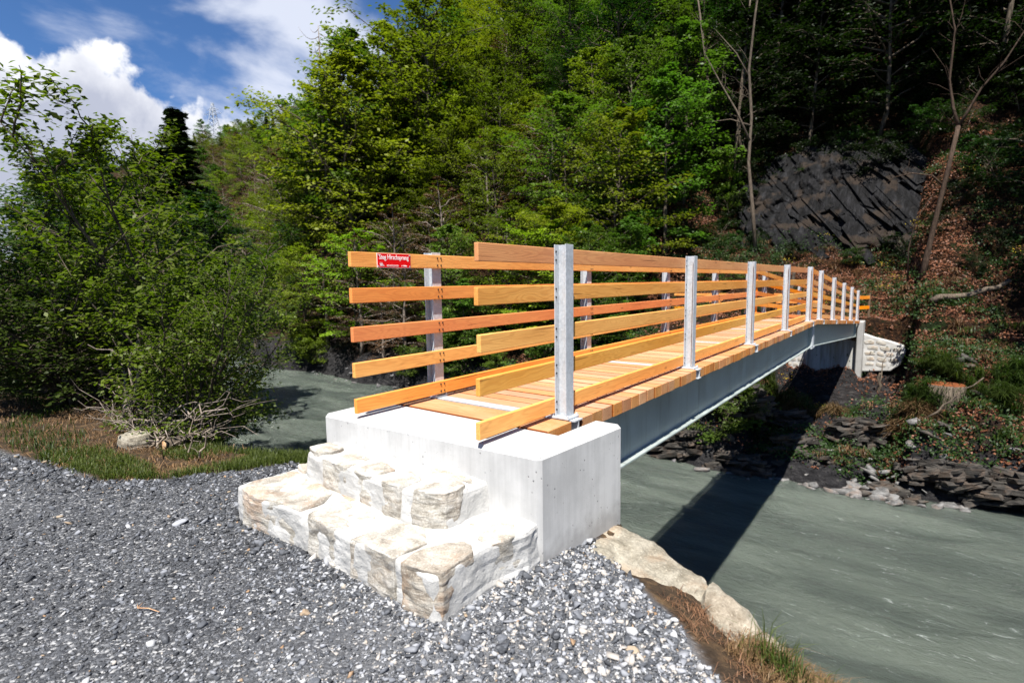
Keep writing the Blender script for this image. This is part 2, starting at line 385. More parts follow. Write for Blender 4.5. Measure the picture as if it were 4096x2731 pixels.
def mk_hill():
    n = NT('forest_floor'); P = n.pos()
    a = n.noise(P, 1.1, 6, .65); b = n.noise(P, 9, 5, .7); geo = n.N.new('ShaderNodeNewGeometry')
    c = n.ramp(b, [(.3, (.006, .004, .003)), (.48, (.022, .012, .007)), (.6, (.065, .030, .014)), (.75, (.13, .065, .034))])
    c = n.mix(n.mr(a, .50, .62), c, n.ramp(b, [(.3, (.004, .006, .002)), (.6, (.014, .024, .006)), (.8, (.035, .05, .015))]))
    rk = n.attr('rock'); rock = n.ramp(n.noise(n.vec(scale=(1, 1, 3.5), rot=(.2, .5, .1), src=P), 3, 7, .7), [(.3, (.008, .008, .009)), (.55, (.035, .034, .036)), (.75, (.11, .105, .10))])
    c = n.mix(rk, c, rock)
    return n.fin(c, .95, n.bump(n.math('ADD', a, b), 1.0, .25), spec=.1)
M['hill'] = mk_hill()
def mk_cliff():
    n = NT('dark_slate_cliff'); P = n.pos()
    st = n.noise(n.vec(scale=(3.6, .8, .8), rot=(0, R(-36), 0), src=P), 1.4, 8, .68, .3); b = n.noise(P, 7, 5, .65)
    c = n.ramp(st, [(.36, (.002, .002, .0022)), (.52, (.007, .007, .0078)), (.64, (.018, .018, .020)), (.78, (.085, .083, .083))])
    c = n.mix(n.mr(b, .58, .72, 0, .6), c, (.035, .032, .030)); c = n.mix(n.mr(n.noise(P, .9, 4), .52, .62, 0, .7), c, (.035, .025, .018))
    return n.fin(c, .75, n.bump(n.math('ADD', st, n.math('MULTIPLY', b, .3)), 1.0, .12), spec=.12)
M['cliff'] = mk_cliff()
def mk_water():
    n = NT('glacial_water'); P = n.pos()
    w1 = n.noise(n.vec(scale=(.5, 1.0, 1), rot=(0, 0, R(-12)), src=P), 2.2, 8, .66, .8)
    w2 = n.noise(n.vec(scale=(.6, 1.3, 1), rot=(0, 0, R(8)), src=P), 9, 7, .68, .8)
    big = n.noise(n.vec(scale=(.25, .8, 1), src=P), .9, 4, .5, .8)
    c = n.mix(n.mr(big, .35, .68), (.052, .064, .055), (.096, .113, .095))
    f1 = n.mr(n.noise(n.vec(scale=(.8, 2.4, 1), rot=(0, 0, R(-18)), src=P), 2.6, 9, .78, 1.2), .55, .74)
    f2 = n.mr(n.noise(n.vec(scale=(.22, .5, 1), src=P), .8, 3), .42, .60)
    foam_glint = n.math('MULTIPLY', f1, f2)  # foam streaks, also painting in bright ripple highlights
    c = n.mix(n.math('MULTIPLY', foam_glint, .62), c, (.40, .44, .42))
    n._in(n.p.inputs['IOR'], 1.33); n.p.inputs['Subsurface Weight'].default_value = 1.0; n.p.inputs['Subsurface Radius'].default_value = (1.0, 1.1, 1.0); n.p.inputs['Subsurface Scale'].default_value = .40
    return n.fin(c, n.mr(foam_glint, 0, 1, .10, .6), n.bump(n.math('ADD', w1, n.math('MULTIPLY', w2, .55)), 1.0, .16), spec=.5)
M['water'] = mk_water()

def mk_leaf(name, dark, light, trans, rndv=.35, tw=.35):
    n = NT(name); a = n.attr('tone'); r = n.rnd(); P = n.pos()
    c = n.mix(a, dark, light)
    c = n.mix(n.mr(n.noise(P, .45, 3), .35, .65, 0, .45), c, n.mix(.5, dark, light))
    hs = n.N.new('ShaderNodeHueSaturation'); n._in(hs.inputs['Hue'], n.math('MULTIPLY_ADD', r, .034, .476)); n._in(hs.inputs['Value'], n.math('MULTIPLY_ADD', n.math('FRACT', n.math('MULTIPLY', r, 9.1)), rndv * 2, 1 - rndv)); n._in(hs.inputs['Color'], c)
    col = hs.outputs[0]
    n._in(n.p.inputs['Base Color'], col); n.p.inputs['Roughness'].default_value = .5; n.p.inputs['Specular IOR Level'].default_value = .25
    tr = n.N.new('ShaderNodeBsdfTranslucent'); n._in(tr.inputs[0], n.mix(1.0, col, trans, 'MULTIPLY'))
    mx = n.N.new('ShaderNodeMixShader'); mx.inputs[0].default_value = tw; n.L.new(n.p.outputs[0], mx.inputs[1]); n.L.new(tr.outputs[0], mx.inputs[2]); n.L.new(mx.outputs[0], n.out.inputs[0])
    return n.m
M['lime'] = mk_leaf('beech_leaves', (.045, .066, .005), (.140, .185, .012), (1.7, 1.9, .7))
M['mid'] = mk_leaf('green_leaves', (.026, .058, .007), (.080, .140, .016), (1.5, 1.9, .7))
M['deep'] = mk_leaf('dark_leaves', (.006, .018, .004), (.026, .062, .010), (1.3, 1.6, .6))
M['ivy'] = mk_leaf('ivy_leaves', (.003, .008, .002), (.012, .026, .005), (1.3, 1.6, .6))  # leaf green darkened to near black, standing in for deep shade
M['bright'] = mk_leaf('bright_leaves', (.075, .125, .008), (.20, .30, .018), (1.6, 2.0, .6))
M['brown'] = mk_leaf('brown_twigs', (.040, .024, .010), (.12, .070, .028), (1.4, 1.2, .7), tw=.2)
M['needle'] = mk_leaf('spruce_needles', (.006, .014, .004), (.026, .048, .012), (1, 1.3, .7), tw=.12)
M['shrub'] = mk_leaf('shrub_leaves', (.018, .037, .003), (.100, .146, .010), (1.6, 2.0, .6), rndv=.2)
M['deepshrub'] = mk_leaf('deep_shrub_leaves', (.009, .022, .003), (.046, .082, .008), (1.5, 1.9, .6), rndv=.15)
M['grass'] = mk_leaf('grass_blades', (.018, .038, .006), (.085, .125, .025), (1.4, 1.7, .7), rndv=.05)
M['fargrass'] = mk_leaf('bank_grass', (.012, .026, .004), (.050, .075, .014), (1.4, 1.7, .7), rndv=.05)
M['farstraw'] = mk_leaf('bank_straw', (.045, .028, .012), (.19, .125, .06), (1.2, 1.1, .7), rndv=.05, tw=.2)
M['straw'] = mk_leaf('dry_grass', (.05, .030, .014), (.26, .165, .08), (1.3, 1.1, .7), rndv=.05, tw=.2)
M['litter'] = mk_leaf('dead_leaves', (.045, .018, .008), (.25, .115, .052), (1.2, 1.0, .6), rndv=.05, tw=.15)
M['flower'] = mk_leaf('yellow_flowers', (.25, .2, .01), (.5, .42, .02), (1.2, 1.1, .5), rndv=.05)
def mk_bark(name, c1, c2):
    n = NT(name); P = n.tc.outputs['Object']; a = n.noise(n.vec(scale=(7, 7, 1.3)), 3, 6, .7)
    return n.fin(n.mix(n.mr(a, .35, .7), c1, c2), .9, n.bump(a, .8, .02), spec=.15)
M['bark'] = mk_bark('bark', (.045, .036, .027), (.13, .105, .08))
M['palebark'] = mk_bark('pale_bark', (.14, .11, .085), (.34, .28, .22))
M['greybark'] = mk_bark('grey_dead_wood', (.11, .09, .075), (.30, .25, .21))
M['thinbark'] = mk_bark('thin_bark', (.06, .046, .035), (.15, .12, .09))
M['redbark'] = mk_bark('reddish_bark', (.032, .021, .015), (.085, .058, .042))
M['stump'] = mk_bark('cut_wood', (.12, .035, .012), (.24, .08, .03))
M['chip'] = mk_bark('fresh_cut_wood', (.50, .26, .12), (.72, .50, .30))

# ------------------------------------------------------------------ terrain
def sstep(t): t = np.clip(t, 0, 1); return t * t * (3 - 2 * t)
SX = [-260, -120, -80, -60, -45, -35, -31, -25, -19.5, -12, -6.2, -3.4, -.7, 2, 4.2, 10, 80]
SY = [30, 24, 22, 21.5, 19, 16.4, 17.4, 16.4, 17.2, 15.8, 14.7, 13.4, 13.6, 14, 14.6, 15, 15]
EX = [-260, -60, -45, -30, -20, -15, -9.6, -7, -5.2, -4, -3.3, -2.5, -1.6, -.5, .36, .5, .75, 1, 1.3, 1.5, 1.7, 2, 2.5, 4, 80]
EY = [21, 13.5, 12, 9, 4.6, 2, .5, -.3, -.8, -.72, -.68, -.42, -.15, .12, .12, .0, -.03, -.1, -.27, -.42, -.58, -.85, -1.3, -2.5, -12]
CX = [-260, -150, -100, -70, -50, -40, -30, -20, 80]
CY = [62, 38, 33, 29, 27, 30, 52, 85, 90]
def rough_far(P):
    x, y = P[:, 0], P[:, 1]; b = sstep((-1.6 - P[:, 2]) / 1.0) * sstep((x + 9) / 3)      # broken ledges low on the bank near the bridge
    a = fbm(P * np.array([2.2, 2.2, 5]), 4) * .12; q = fbm(P * np.array([.9, .9, 0]) + 31, 4, .55)
    return a + b * .30 * (np.floor(q * 5) / 5 + .25 * q)
def shore(x): return np.interp(x, SX, SY)
def edge(x): return np.interp(x, EX, EY)
def Hn(x, y):
    x = np.asarray(x, float); y = np.asarray(y, float); P = np.stack([x, y, x * 0], -1).reshape(-1, 3)
    w = fbm(P * .7, 3).reshape(x.shape)
    # near bank
    base = -.60 - .035 * np.clip(y + 1.0, 0, 1) * 1.0 - .11 * sstep((x - .2) / .5) * sstep((y + .75) / .6) - .16 * sstep((x - .75) / .7) * sstep((y + 1.3) / 1.0)
    base = base - .10 * sstep((-2.2 - x) / 2.0) * sstep((y + 2.2) / 1.2)
    d = y - edge(x)
    near = base - 4.75 * sstep(np.clip(d, 0, 9) / np.where(x > .2, 1.6, 2.6)) + .012 * w * (d < 0) + .25 * w * sstep(d / 1.0) * (d > 0)
    # far slope
    ys = shore(x); t = y - ys
    lf = sstep((-9 - x) / 6.0)
    prof = -5.35 + np.where(t > 0, (.56 + .20 * lf) * t + (1.0 + .5 * (vnoise(P * np.array([.9, .9, 1]) + 2).reshape(x.shape))) * sstep(t / 1.1), .5 * np.clip(t, -1, 0))
    prof = prof + .30 * np.clip(t - 8.5, 0, None)
    # bench with the path beyond the bridge
    bx = sstep((x + 9.5) / 2.5) * sstep((2.6 - x) / 1.6)
    bench = -.80 + .80 * np.clip(y - 23.7, 0, 60) + .30 * np.clip(y - 31, 0, 60)
    low = -5.3 + .10 * np.clip(t, 0, 20) + (1.05 + .3 * w) * sstep(t / (2.2 + .5 * w)) + .70 * sstep((x - .25) / .45) * sstep(t / 6)
    under = sstep((x + 3.4) / 1.2) * sstep((2.0 - x) / .45)
    front = prof * (1 - under) + np.minimum(low, prof) * under
    back = prof * (1 - bx) + bench * bx
    k = sstep((y - 22.15) / .30)
    pr = front * (1 - k) + back * k
    C = np.interp(x, CX, CY); kk = 4.0
    m = np.minimum(pr, C); pr = m - kk * np.log(np.exp(-(pr - m) / kk) + np.exp(-(C - m) / kk)) * 1.0
    ww = fbm(P * .22 + 5, 4).reshape(x.shape)
    ridge = fbm(P * np.array([.10, .035, 1]) + 9, 3).reshape(x.shape)
    far = pr + ww * .55 * sstep(t / 3.0) * (1 - .8 * bx * (y > 22) * (y < 24.5)) + ridge * 2.2 * sstep((t - 14) / 20) + w * .10 * sstep(t / .6)
    mid = (edge(x) + ys) / 2
    return np.where(y < mid, np.maximum(near, -5.6), far)
def h1(x, y): return float(Hn(np.array([x]), np.array([y]))[0])
def graded(parts):
    out = []
    for a, b, s in parts: out += list(np.arange(a, b, s))
    return np.array(out + [parts[-1][1]])
def sheet(name, xs, ys_, mat, keep=None):
    X, Y = np.meshgrid(xs, ys_); Z = Hn(X, Y); nx, ny = len(xs), len(ys_)
    V = np.stack([X, Y, Z], -1).reshape(-1, 3)
    i = np.arange(nx * ny).reshape(ny, nx)
    F = np.stack([i[:-1, :-1], i[:-1, 1:], i[1:, 1:], i[1:, :-1]], -1).reshape(-1, 4)
    return V, F, Z
# near bank sheet
xs = graded([(-300, -60, 8), (-60, -15, 1.5), (-15, -6, .2), (-6, 2.6, .035), (2.6, 6, .25), (6, 60, 6)])
# the river bed lies between both banks; the near sheet stops in mid river
ty = graded([(-40, -6, 4), (-6, -3.2, .4), (-3.2, .9, .035), (.9, 3.5, .12)])
X, Y0 = np.meshgrid(xs, ty)
# rows beyond y = -4 follow the bank edge so that its crest stays sharp
fol = sstep((Y0 + 6) / 5.0); shift = np.where(np.abs(X) > 5, edge(X) , 0) * fol * sstep((np.abs(X) - 5) / 4.0)
Y = Y0 + shift
Z = Hn(X, Y)
g = 1 - sstep((Y - (np.interp(X, [-7, -5, -4.1, -3.35, -2.9, -2.6, -2.45, -1.7, .3, .55, .75, 1.05, 1.35, 1.6, 4], [-2.6, -2.02, -1.82, -1.68, -1.32, -.9, -.55, -.5, -.1, -.28, -.45, -.62, -.95, -1.35, -3.6]))) / .10 + .5 + .35 * fbm(np.stack([X, Y, X * 0], -1).reshape(-1, 3) * 4, 3).reshape(X.shape))
pale = sstep((X - (-.9 - (Y + 1.5) * .6)) / 1.5) * .9
i = np.arange(X.size).reshape(X.shape)
F = np.stack([i[:-1, :-1], i[:-1, 1:], i[1:, 1:], i[1:, :-1]], -1).reshape(-1, 4)
o = npmesh('ground', np.stack([X, Y, Z], -1).reshape(-1, 3), F, M['ground'], smooth=True, attrs={'gravel': g, 'pale': pale}); tag(o, kind='structure')
# far bank and hill: rows measured from the shore line
xs = graded([(-300, -60, 5), (-60, -12, .8), (-12, 9, .14), (9, 24, .8), (24, 80, 8)])
tt = graded([(-4, -.5, .5), (-.5, 16, .13), (16, 40, .6), (40, 260, 6)])
X, T = np.meshgrid(xs, tt); Y = T + shore(X); Z = Hn(X, Y + 1e-6)
Z = np.where(T < 0, -5.4, Z)
P3 = np.stack([X, Y, Z], -1).reshape(-1, 3)
rock = (sstep((2.3 - T) / 1.2 + .6 * fbm(P3 * .6, 3).reshape(X.shape)) + .9 * sstep((-2.3 - Z) / .6) * sstep((X + 4.5) / 1.5) * sstep((2.8 + .7 * fbm(P3 * .8, 3).reshape(X.shape) - X) / .6)).clip(0, 1)
i = np.arange(X.size).reshape(X.shape)
F = np.stack([i[:-1, :-1], i[:-1, 1:], i[1:, 1:], i[1:, :-1]], -1).reshape(-1, 4)
dz = rough_far(P3).reshape(X.shape) * sstep(T / .3) * (1 - .7 * (np.abs(Z + .80) < .25))
o = npmesh('hillside', np.stack([X, Y, Z + dz], -1).reshape(-1, 3), F, M['hill'], smooth=True, attrs={'rock': rock}); tag(o, kind='structure')
# river
xs = graded([(-300, -40, 6), (-40, -12, .6), (-12, 8, .11), (8, 60, 3)])
us = np.linspace(0, 1, 110)
X, U = np.meshgrid(xs, us); Y = (edge(X) - .5) * (1 - U) + (shore(X) + 1.2) * U
P3 = np.stack([X, Y, X * 0], -1).reshape(-1, 3)
q = P3 * np.array([.55, 1.5, 1]); q = q + .6 * np.stack([fbm(P3 * .5, 2), fbm(P3 * .5 + 9, 2), P3[:, 2]], -1)
Z = -5 + .035 * fbm(q * 1.3, 4) + .018 * (1 - np.abs(fbm(q * 2.7 + 4, 3))) * sstep((vnoise(P3 * .25) + .3) / .6)
i = np.arange(X.size).reshape(X.shape)
F = np.stack([i[:-1, :-1], i[:-1, 1:], i[1:, 1:], i[1:, :-1]], -1).reshape(-1, 4)
o = npmesh('river', np.stack([P3[:, 0], P3[:, 1], Z], -1), F, M['water'], smooth=True); tag(o, kind='structure')

# rock face of tilted slate beds, standing out of the slope
def cliff(name, x0, x1, s0, s1, foot, dirv, res, seed, outline):
    us = np.arange(x0, x1, res); vs = np.arange(s0, s1, res); U, V_ = np.meshgrid(us, vs)
    P = np.stack([U, V_, U * 0 + seed], -1).reshape(-1, 3)
    a = R(56)
    al = U * math.cos(a) - V_ * math.sin(a); ac = U * math.sin(a) + V_ * math.cos(a)      # beds run down to the right
    Q = np.stack([ac * 1.9, al * .17, al * 0 + seed], -1).reshape(-1, 3); Q[:, 0] += .5 * fbm(P * .5, 3)
    tb = np.random.RandomState(int(seed)).rand(400, 400)
    wob = .35 * fbm(P * .45, 3).reshape(U.shape) + .05 * fbm(P * 3, 2).reshape(U.shape); bed = np.floor((ac + wob) * 1.7).astype(int) % 400; fine = np.floor((ac + wob) * 5.1).astype(int) % 400
    blk = np.floor(al * .55 + tb[bed, 3] * 9 + .12 * fbm(P * 2, 2).reshape(U.shape)).astype(int) % 400; blk2 = np.floor(al * 1.4 + tb[fine, 7] * 9).astype(int) % 400
    d = .45 * tb[bed, blk] + .2 * tb[fine, blk2] + .10 * fbm(P * 2.2, 4).reshape(U.shape) + .45 * fbm(P * .35 + 5, 2).reshape(U.shape)
    rim = outline(U, V_) + .25 * fbm(P * .7 + 7, 3).reshape(U.shape)
    d = d * sstep(rim / .8) * 1.3 + .8 * sstep(rim / .9) - 1.0
    X = U; Y = foot[0] + dirv[0] * V_ - d * dirv[1]; Z = foot[1] + V_ * dirv[1] + d * dirv[0] * .3
    V = np.stack([X, Y, Z], -1).reshape(-1, 3)
    i = np.arange(U.size).reshape(U.shape); F = np.stack([i[:-1, :-1], i[:-1, 1:], i[1:, 1:], i[1:, :-1]], -1).reshape(-1, 4)
    k = (rim.reshape(-1) > -.35)[F].all(1); F = F[k]
    used = np.unique(F); mp = -np.ones(len(V), int); mp[used] = np.arange(len(used))
    o = npmesh(name, V[used], mp[F], M['cliff'], smooth=False); return tag(o, kind='structure')
def out1(U, V): # lens shape, top edge sloping down to the right
    return np.minimum.reduce([(U + 6.6) * .9, (4.6 - U) * .8, V + .1 - .08 * U, (7.4 - .12 * (U + 2) ** 2) - V])
def slabs(name, foot, dirv, region, n, seed, outline):
    rg = np.random.RandomState(seed); mb = MB(); a = R(54)
    for k in range(n):
        u = rg.uniform(region[0], region[1]); v = rg.uniform(region[2], region[3])
        o_ = float(outline(np.array([u]), np.array([v]))[0])
        if o_ < .15: continue
        L = min(rg.uniform(.5, 2.0), .5 + o_); th = rg.uniform(.05, .24); dp = rg.uniform(.25, .55); out = rg.uniform(-.75, -.05) * (1 if o_ > .8 else 1.3); aa = a + rg.randn() * .10
        e = np.array([math.cos(aa), -math.sin(aa)]); f = np.array([math.sin(aa), math.cos(aa)]); vs = []
        for sd in (0, 1):
            for i_, j_ in ((-1, -1), (1, -1), (1, 1), (-1, 1)):
                p = e * (i_ * L * rg.uniform(.75, 1.1)) + f * (j_ * th * rg.uniform(.7, 1.2)); d = out + (dp if sd else -.9) * (rg.uniform(.75, 1.1) if sd else 1)
                U = u + p[0]; V = v + p[1]; vs.append((U, foot[0] + dirv[0] * V - d * dirv[1], foot[1] + V * dirv[1] + d * dirv[0] * .3))
        mb.add(vs, [(0, 1, 2, 3), (7, 6, 5, 4), (0, 4, 5, 1), (1, 5, 6, 2), (2, 6, 7, 3), (3, 7, 4, 0)])
    return tag(mb.build(name, M['cliff'], None, bevel=.015), kind='structure')
slabs('cliff_beds', (27.5, 2.0), (.66, .86), (-6.6, 4.8, .1, 7.8), 900, 5, out1)
slabs('cliff_beds', (25.6, .6), (.72, .80), (3.0, 8.6, .2, 5.0), 520, 8, lambda U, V: np.minimum.reduce([U - 3.2, 9 - U, V + .3, 5.2 - .35 * (U - 3) - V + .6]))
cliff('cliff', -7.6, 5.6, 0, 8.4, (27.5, 2.0), (.66, .86), .065, 3.0, out1)

# ------------------------------------------------------------------ footbridge
YK, YE, SL, PS, P0 = 10.74, 21.70, -0.0674, 2.505, .098
XR, XL, TH = -.0626, -1.185, .031      # outer face of the right rails, inner face of the left rails
def zd(y): return SL * max(0.0, y - YK)
bridge = empty('footbridge', (0, 0, 0))
tag(bridge, 'long footbridge with orange larch rails, galvanised posts and grey steel girders over the river', 'footbridge')
BX0, BX1 = -1.345, .086
def sloped(y0, y1, lo, hi, cut=None):
    ys = [y0] + ([YK] if y0 < YK < y1 else []) + [y1]
    return [(y, zd(y) + lo, zd(y) + hi) for y in ys]
for x in (-.082, -1.17):                       # two girders
    out = x > -.5; a, b = (-.078, .082)
    mb = MB(); mb.sbox(x - .004, x + .004, sloped(.20, 21.95, -.605, -.102)); mb.sbox(x - .08, x + .082, sloped(.20, 21.95, -.618, -.600)); mb.sbox(x - .08, x + .06, sloped(.20, 21.95, -.114, -.100))
    g = mb.build('girder', M['girder'], bridge, bevel=.003)
    for yy in (.45, YK - .11, YK + .11, 21.4):        # stiffeners and the bolted joint
        mb = MB(); z = zd(yy); mb.box((x - .076, yy - .006, z - .599), (x + .072, yy + .006, z - .115)); mb.build('stiffener', M['girder'], g)
    mb = MB(); z = zd(YK); mb.box((x - .085, YK - .22, z - .65), (x + .10, YK + .22, z - .620)); mb.box((x + .03, YK - .10, z - .599), (x + .10, YK + .10, z - .115)); mb.build('splice_plate', M['galv'], g)
    for k in range(4): mb = MB(); mb.cyl((x + .06, YK - .15 + .1 * k, z - .60), .016, .030, 'z', 6); mb.build('splice_bolt', M['galv'], g)
# cross beams under the posts, their top flange shows between the boards
posts_y = [P0 + k * PS for k in range(5)] + [11.725 + k * 2.485 for k in range(5)]
posts_y[-1] = 21.62
for y in posts_y:
    z = zd(y); mb = MB(); mb.box((BX0 - .03, y - .052, z - .008), (.10, y + .052, z + .001)); mb.box((BX0 - .03, y - .045, z - .098), (.10, y + .045, z - .090)); mb.box((BX0 - .03, y - .004, z - .090), (.10, y + .004, z - .008))
    mb.build('cross_beam', M['galv'], bridge)
rs = random.Random(4)
bays = [(-.262, .038, 1)] + [(posts_y[k] + .058, posts_y[k + 1] - .058, 15) for k in range(4)] + [(posts_y[4] + .056, posts_y[5] - .056, 10)] + [(posts_y[k] + .058, posts_y[k + 1] - .058, 15) for k in range(5, 9)]
nb = 0; rest = MB()
def board_mats(o):      # sawn sides and end grain are darker wood than the planed top
    me = o.data; me.materials.append(M['edge']); me.materials.append(M['endgrain'])
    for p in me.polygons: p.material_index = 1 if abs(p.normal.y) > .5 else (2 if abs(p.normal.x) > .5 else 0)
    return o
for y0, y1, n in bays:
    p = (y1 - y0) / n
    for k in range(n):
        a = y0 + k * p + .002; b = a + p - .013 - rs.random() * .004; zz = zd((a + b) / 2) + (rs.random() - .5) * .004; e = rs.uniform(-.007, .007)
        x1 = BX1 + e
        mb = MB() if nb < 99 else rest
        mb.box((BX0 + rs.uniform(-.008, .008), a, zz - .098), (x1, b, zz))
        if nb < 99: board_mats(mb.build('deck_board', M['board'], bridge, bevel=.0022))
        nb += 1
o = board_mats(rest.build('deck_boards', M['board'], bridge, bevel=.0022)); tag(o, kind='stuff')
# railings
ZT = [1.1536, .9068, .6387, .3900, .1367]; HR = .1034; ZP = 1.1755
EREN = [-.720, -.731, -.716, -.731, -.738]; ELEN = [-.740, -.744, -.748, -.748, -.746]
rr = random.Random(11)
for side in (1, -1):
    xa, xb = (XR - TH, XR) if side == 1 else (XL - TH, XL)
    for i in range(5):
        y0 = (EREN if side == 1 else ELEN)[i]
        for a, b in ((y0, YK - .004), (YK + .004, 22.1)):
            mb = MB(); mb.sbox(xa, xb, [(a, zd(a) + ZT[i] - HR, zd(a) + ZT[i]), (b, zd(b) + ZT[i] - HR, zd(b) + ZT[i])])
            mb.build('rail', M[(('rail', 'rail_gold', 'rail_gold', 'rail_gold', 'rail_gold') if side == 1 else ('rail_gold', 'rail_red', 'rail_red', 'rail_gold', 'rail'))[i]], bridge, bevel=.004, seg=2)
    xo = (XR, XR + .022) if side == 1 else (XL - TH - .022, XL - TH)
    mb = MB(); mb.box((xo[0], YK - .055, .02), (xo[1], YK + .055, ZP - .005)); mb.build('batten', M['rail'], bridge, bevel=.003)
def plate_mesh():
    mb = MB(); mb.box((-.025, -.075, .001), (.135, .075, .017)); return mb
def post_at(y, side, detail):
    z = zd(y)
    def fx(a, b): # distances outward from the rail's outer face
        return (XR + a, XR + b) if side == 1 else (XL - TH - b, XL - TH - a)
    mb = MB()
    for d0, d1 in ((.0005, .0075), (.0855, .0925)):
        x0, x1 = fx(d0, d1); mb.box((x0, -.049, .016), (x1, .049, ZP))
    x0, x1 = fx(.0075, .0855); mb.box((x0, -.003, .016), (x1, .003, ZP - .0015))
    o = mb.build('railing_post', M['galv'], bridge, bevel=.0018, seg=2, loc=(0, y, z))
    x0, x1 = fx(-.022, .122); mb = MB(); mb.box((x0, -.073, .003), (x1, .073, .016)); mb.build('base_plate', M['galv'], o, bevel=.002)
    xb0 = XR + .0075 if side == 1 else XL
    def bolt(c, n=8):
        m = MB(); m.cyl(c, .0068, .0042, 'x', n); m.cyl((c[0] + .0042, c[1], c[2]), .0068, .0028, 'x', n, .0035); return m
    cs = [(xb0, sy, ZT[i] - HR / 2 + sz) for i in range(5) for sy in ((-.036, .036) if side == 1 else (-.020, .020)) for sz in (-.028, .028)]
    anc = [(fx(d, d)[0], sy, .016) for d in (.008 if 0 else -.012, .110) for sy in (-.058, .058)]
    if detail:
        for c in cs: bolt(c).build('bolt', M['black'], o)
        for c in anc:
            m = MB(); m.cyl(c, .011, .009, 'z', 6); m.cyl((c[0], c[1], c[2] + .009), .006, .006, 'z', 8); m.build('anchor_bolt', M['galv'], o)
    else:
        m = MB()
        for c in cs: m.cyl(c, .0068, .006, 'x', 6)
        tag(m.build('bolts', M['black'], o), kind='stuff')
        m = MB()
        for c in anc: m.cyl(c, .011, .009, 'z', 6)
        m.build('anchor_bolts', M['galv'], o)
for k, y in enumerate(posts_y):
    for side in (1, -1): post_at(y, side, k < 2)

# red name sign screwed to the upper left rail
sign = empty('name_sign', (XL, -.365, 1.0995)); tag(sign, 'red enamel name sign with white lettering on the end of the top rail', 'sign')
mb = MB(); mb.box((.0005, -.1565, -.0515), (.0035, .1565, .0515)); mb.build('rim', M['white'], sign)
mb = MB(); mb.box((.0036, -.1535, -.0485), (.0046, .1545, .0495)); mb.build('panel', M['red'], sign)
for a in (-1, 1):
    for b in (-1, 1):
        mb = MB(); mb.cyl((.0046, a * .146, b * .041), .0055, .002, 'x', 10); mb.build('screw', M['galv'], sign)
def text(body, size, y, z, name, parent, off=0.0, sx=1.0, ext=.0006, mat='white', x=.0050, align='LEFT', fit=None, sz=1.0):
    c = bpy.data.curves.new(name, 'FONT'); c.body = body; c.size = size; c.extrude = ext; c.offset = off; c.align_x = align; c.resolution_u = 3
    t = bpy.data.objects.new('tmp_text', c); COL.objects.link(t)
    dg = bpy.context.evaluated_depsgraph_get(); me = bpy.data.meshes.new_from_object(t.evaluated_get(dg)); bpy.data.objects.remove(t); bpy.data.curves.remove(c)
    me.name = name; me.materials.clear(); me.materials.append(M[mat])
    v = np.empty(len(me.vertices) * 3, dtype=np.float32); me.vertices.foreach_get('co', v); v = v.reshape(-1, 3)
    if fit: sx = fit / v[:, 0].max()
    w = np.stack([v[:, 2] + x, v[:, 0] * sx + y, v[:, 1] * sz + z], -1); me.vertices.foreach_set('co', w.astype(np.float32).ravel()); me.update()
    o = bpy.data.objects.new(name, me); link(o, parent); return o, w
o, w = text('Steg Hirschsprung', .044, -.139, .009, 'lettering', sign, off=.0004, fit=.276, sz=1.12)
o, w = text('die ', .013, .064, -.040, 'small_lettering', sign, off=-.0001, sx=.85)
o, w = text('Mobiliar', .013, .083, -.040, 'small_lettering', sign, off=.0007, sx=.85)
for k, s_ in enumerate(('Unterstützt durch den Mobiliar-Fonds Brücken und Stege', 'Ein Gesellschaftsengagement der Mobiliar Genossenschaft')):
    text(s_, .0052, -.071, -.0335 - .0075 * k, 'small_lettering', sign, off=.0001, sx=.9)
text('Realisiert durch', .0045, -.135, -.017, 'small_lettering', sign, sx=.9)
mb = MB(); mb.box((.0048, -.135, -.0275), (.0054, -.1215, -.0225)); mb.box((.0048, -.1205, -.0275), (.0054, -.106, -.0225)); mb.box((.0048, -.129, -.039), (.0054, -.119, -.029))
for k in range(3): mb.box((.0048, -.117, -.0385 + k * .0035), (.0054, -.117 + (.026, .018, .014)[k], -.0365 + k * .0035))
mb.build('emblem', M['white'], sign)

# ------------------------------------------------------------------ near abutment and stone steps
def prism(poly, z0, z1):
    mb = MB(); n = len(poly)
    mb.add([(x, y, z0) for x, y in poly] + [(x, y, z1 if not callable(z1) else z1(x, y)) for x, y in poly], [tuple(range(n))[::-1], tuple(range(n, 2 * n))] + [(i, (i + 1) % n, n + (i + 1) % n, n + i) for i in range(n)])
    return mb
ab = [(-1.536, -.782), (.318, -.690), (.384, .175), (.178, .175), (.160, -.268), (-1.42, -.268), (-1.42, .175), (-1.56, .175)]
o = prism(ab, -2.2, -.004).build('concrete_abutment', M['concrete'], bevel=.022, seg=1, angle=50)
tag(o, 'bright new concrete abutment with chamfered edges at the near end of the footbridge', 'abutment')
mb = MB(); mb.box((-1.35, .0, -2.2), (.17, .60, -.58)); mb.build('bearing_seat', M['concrete'], o)

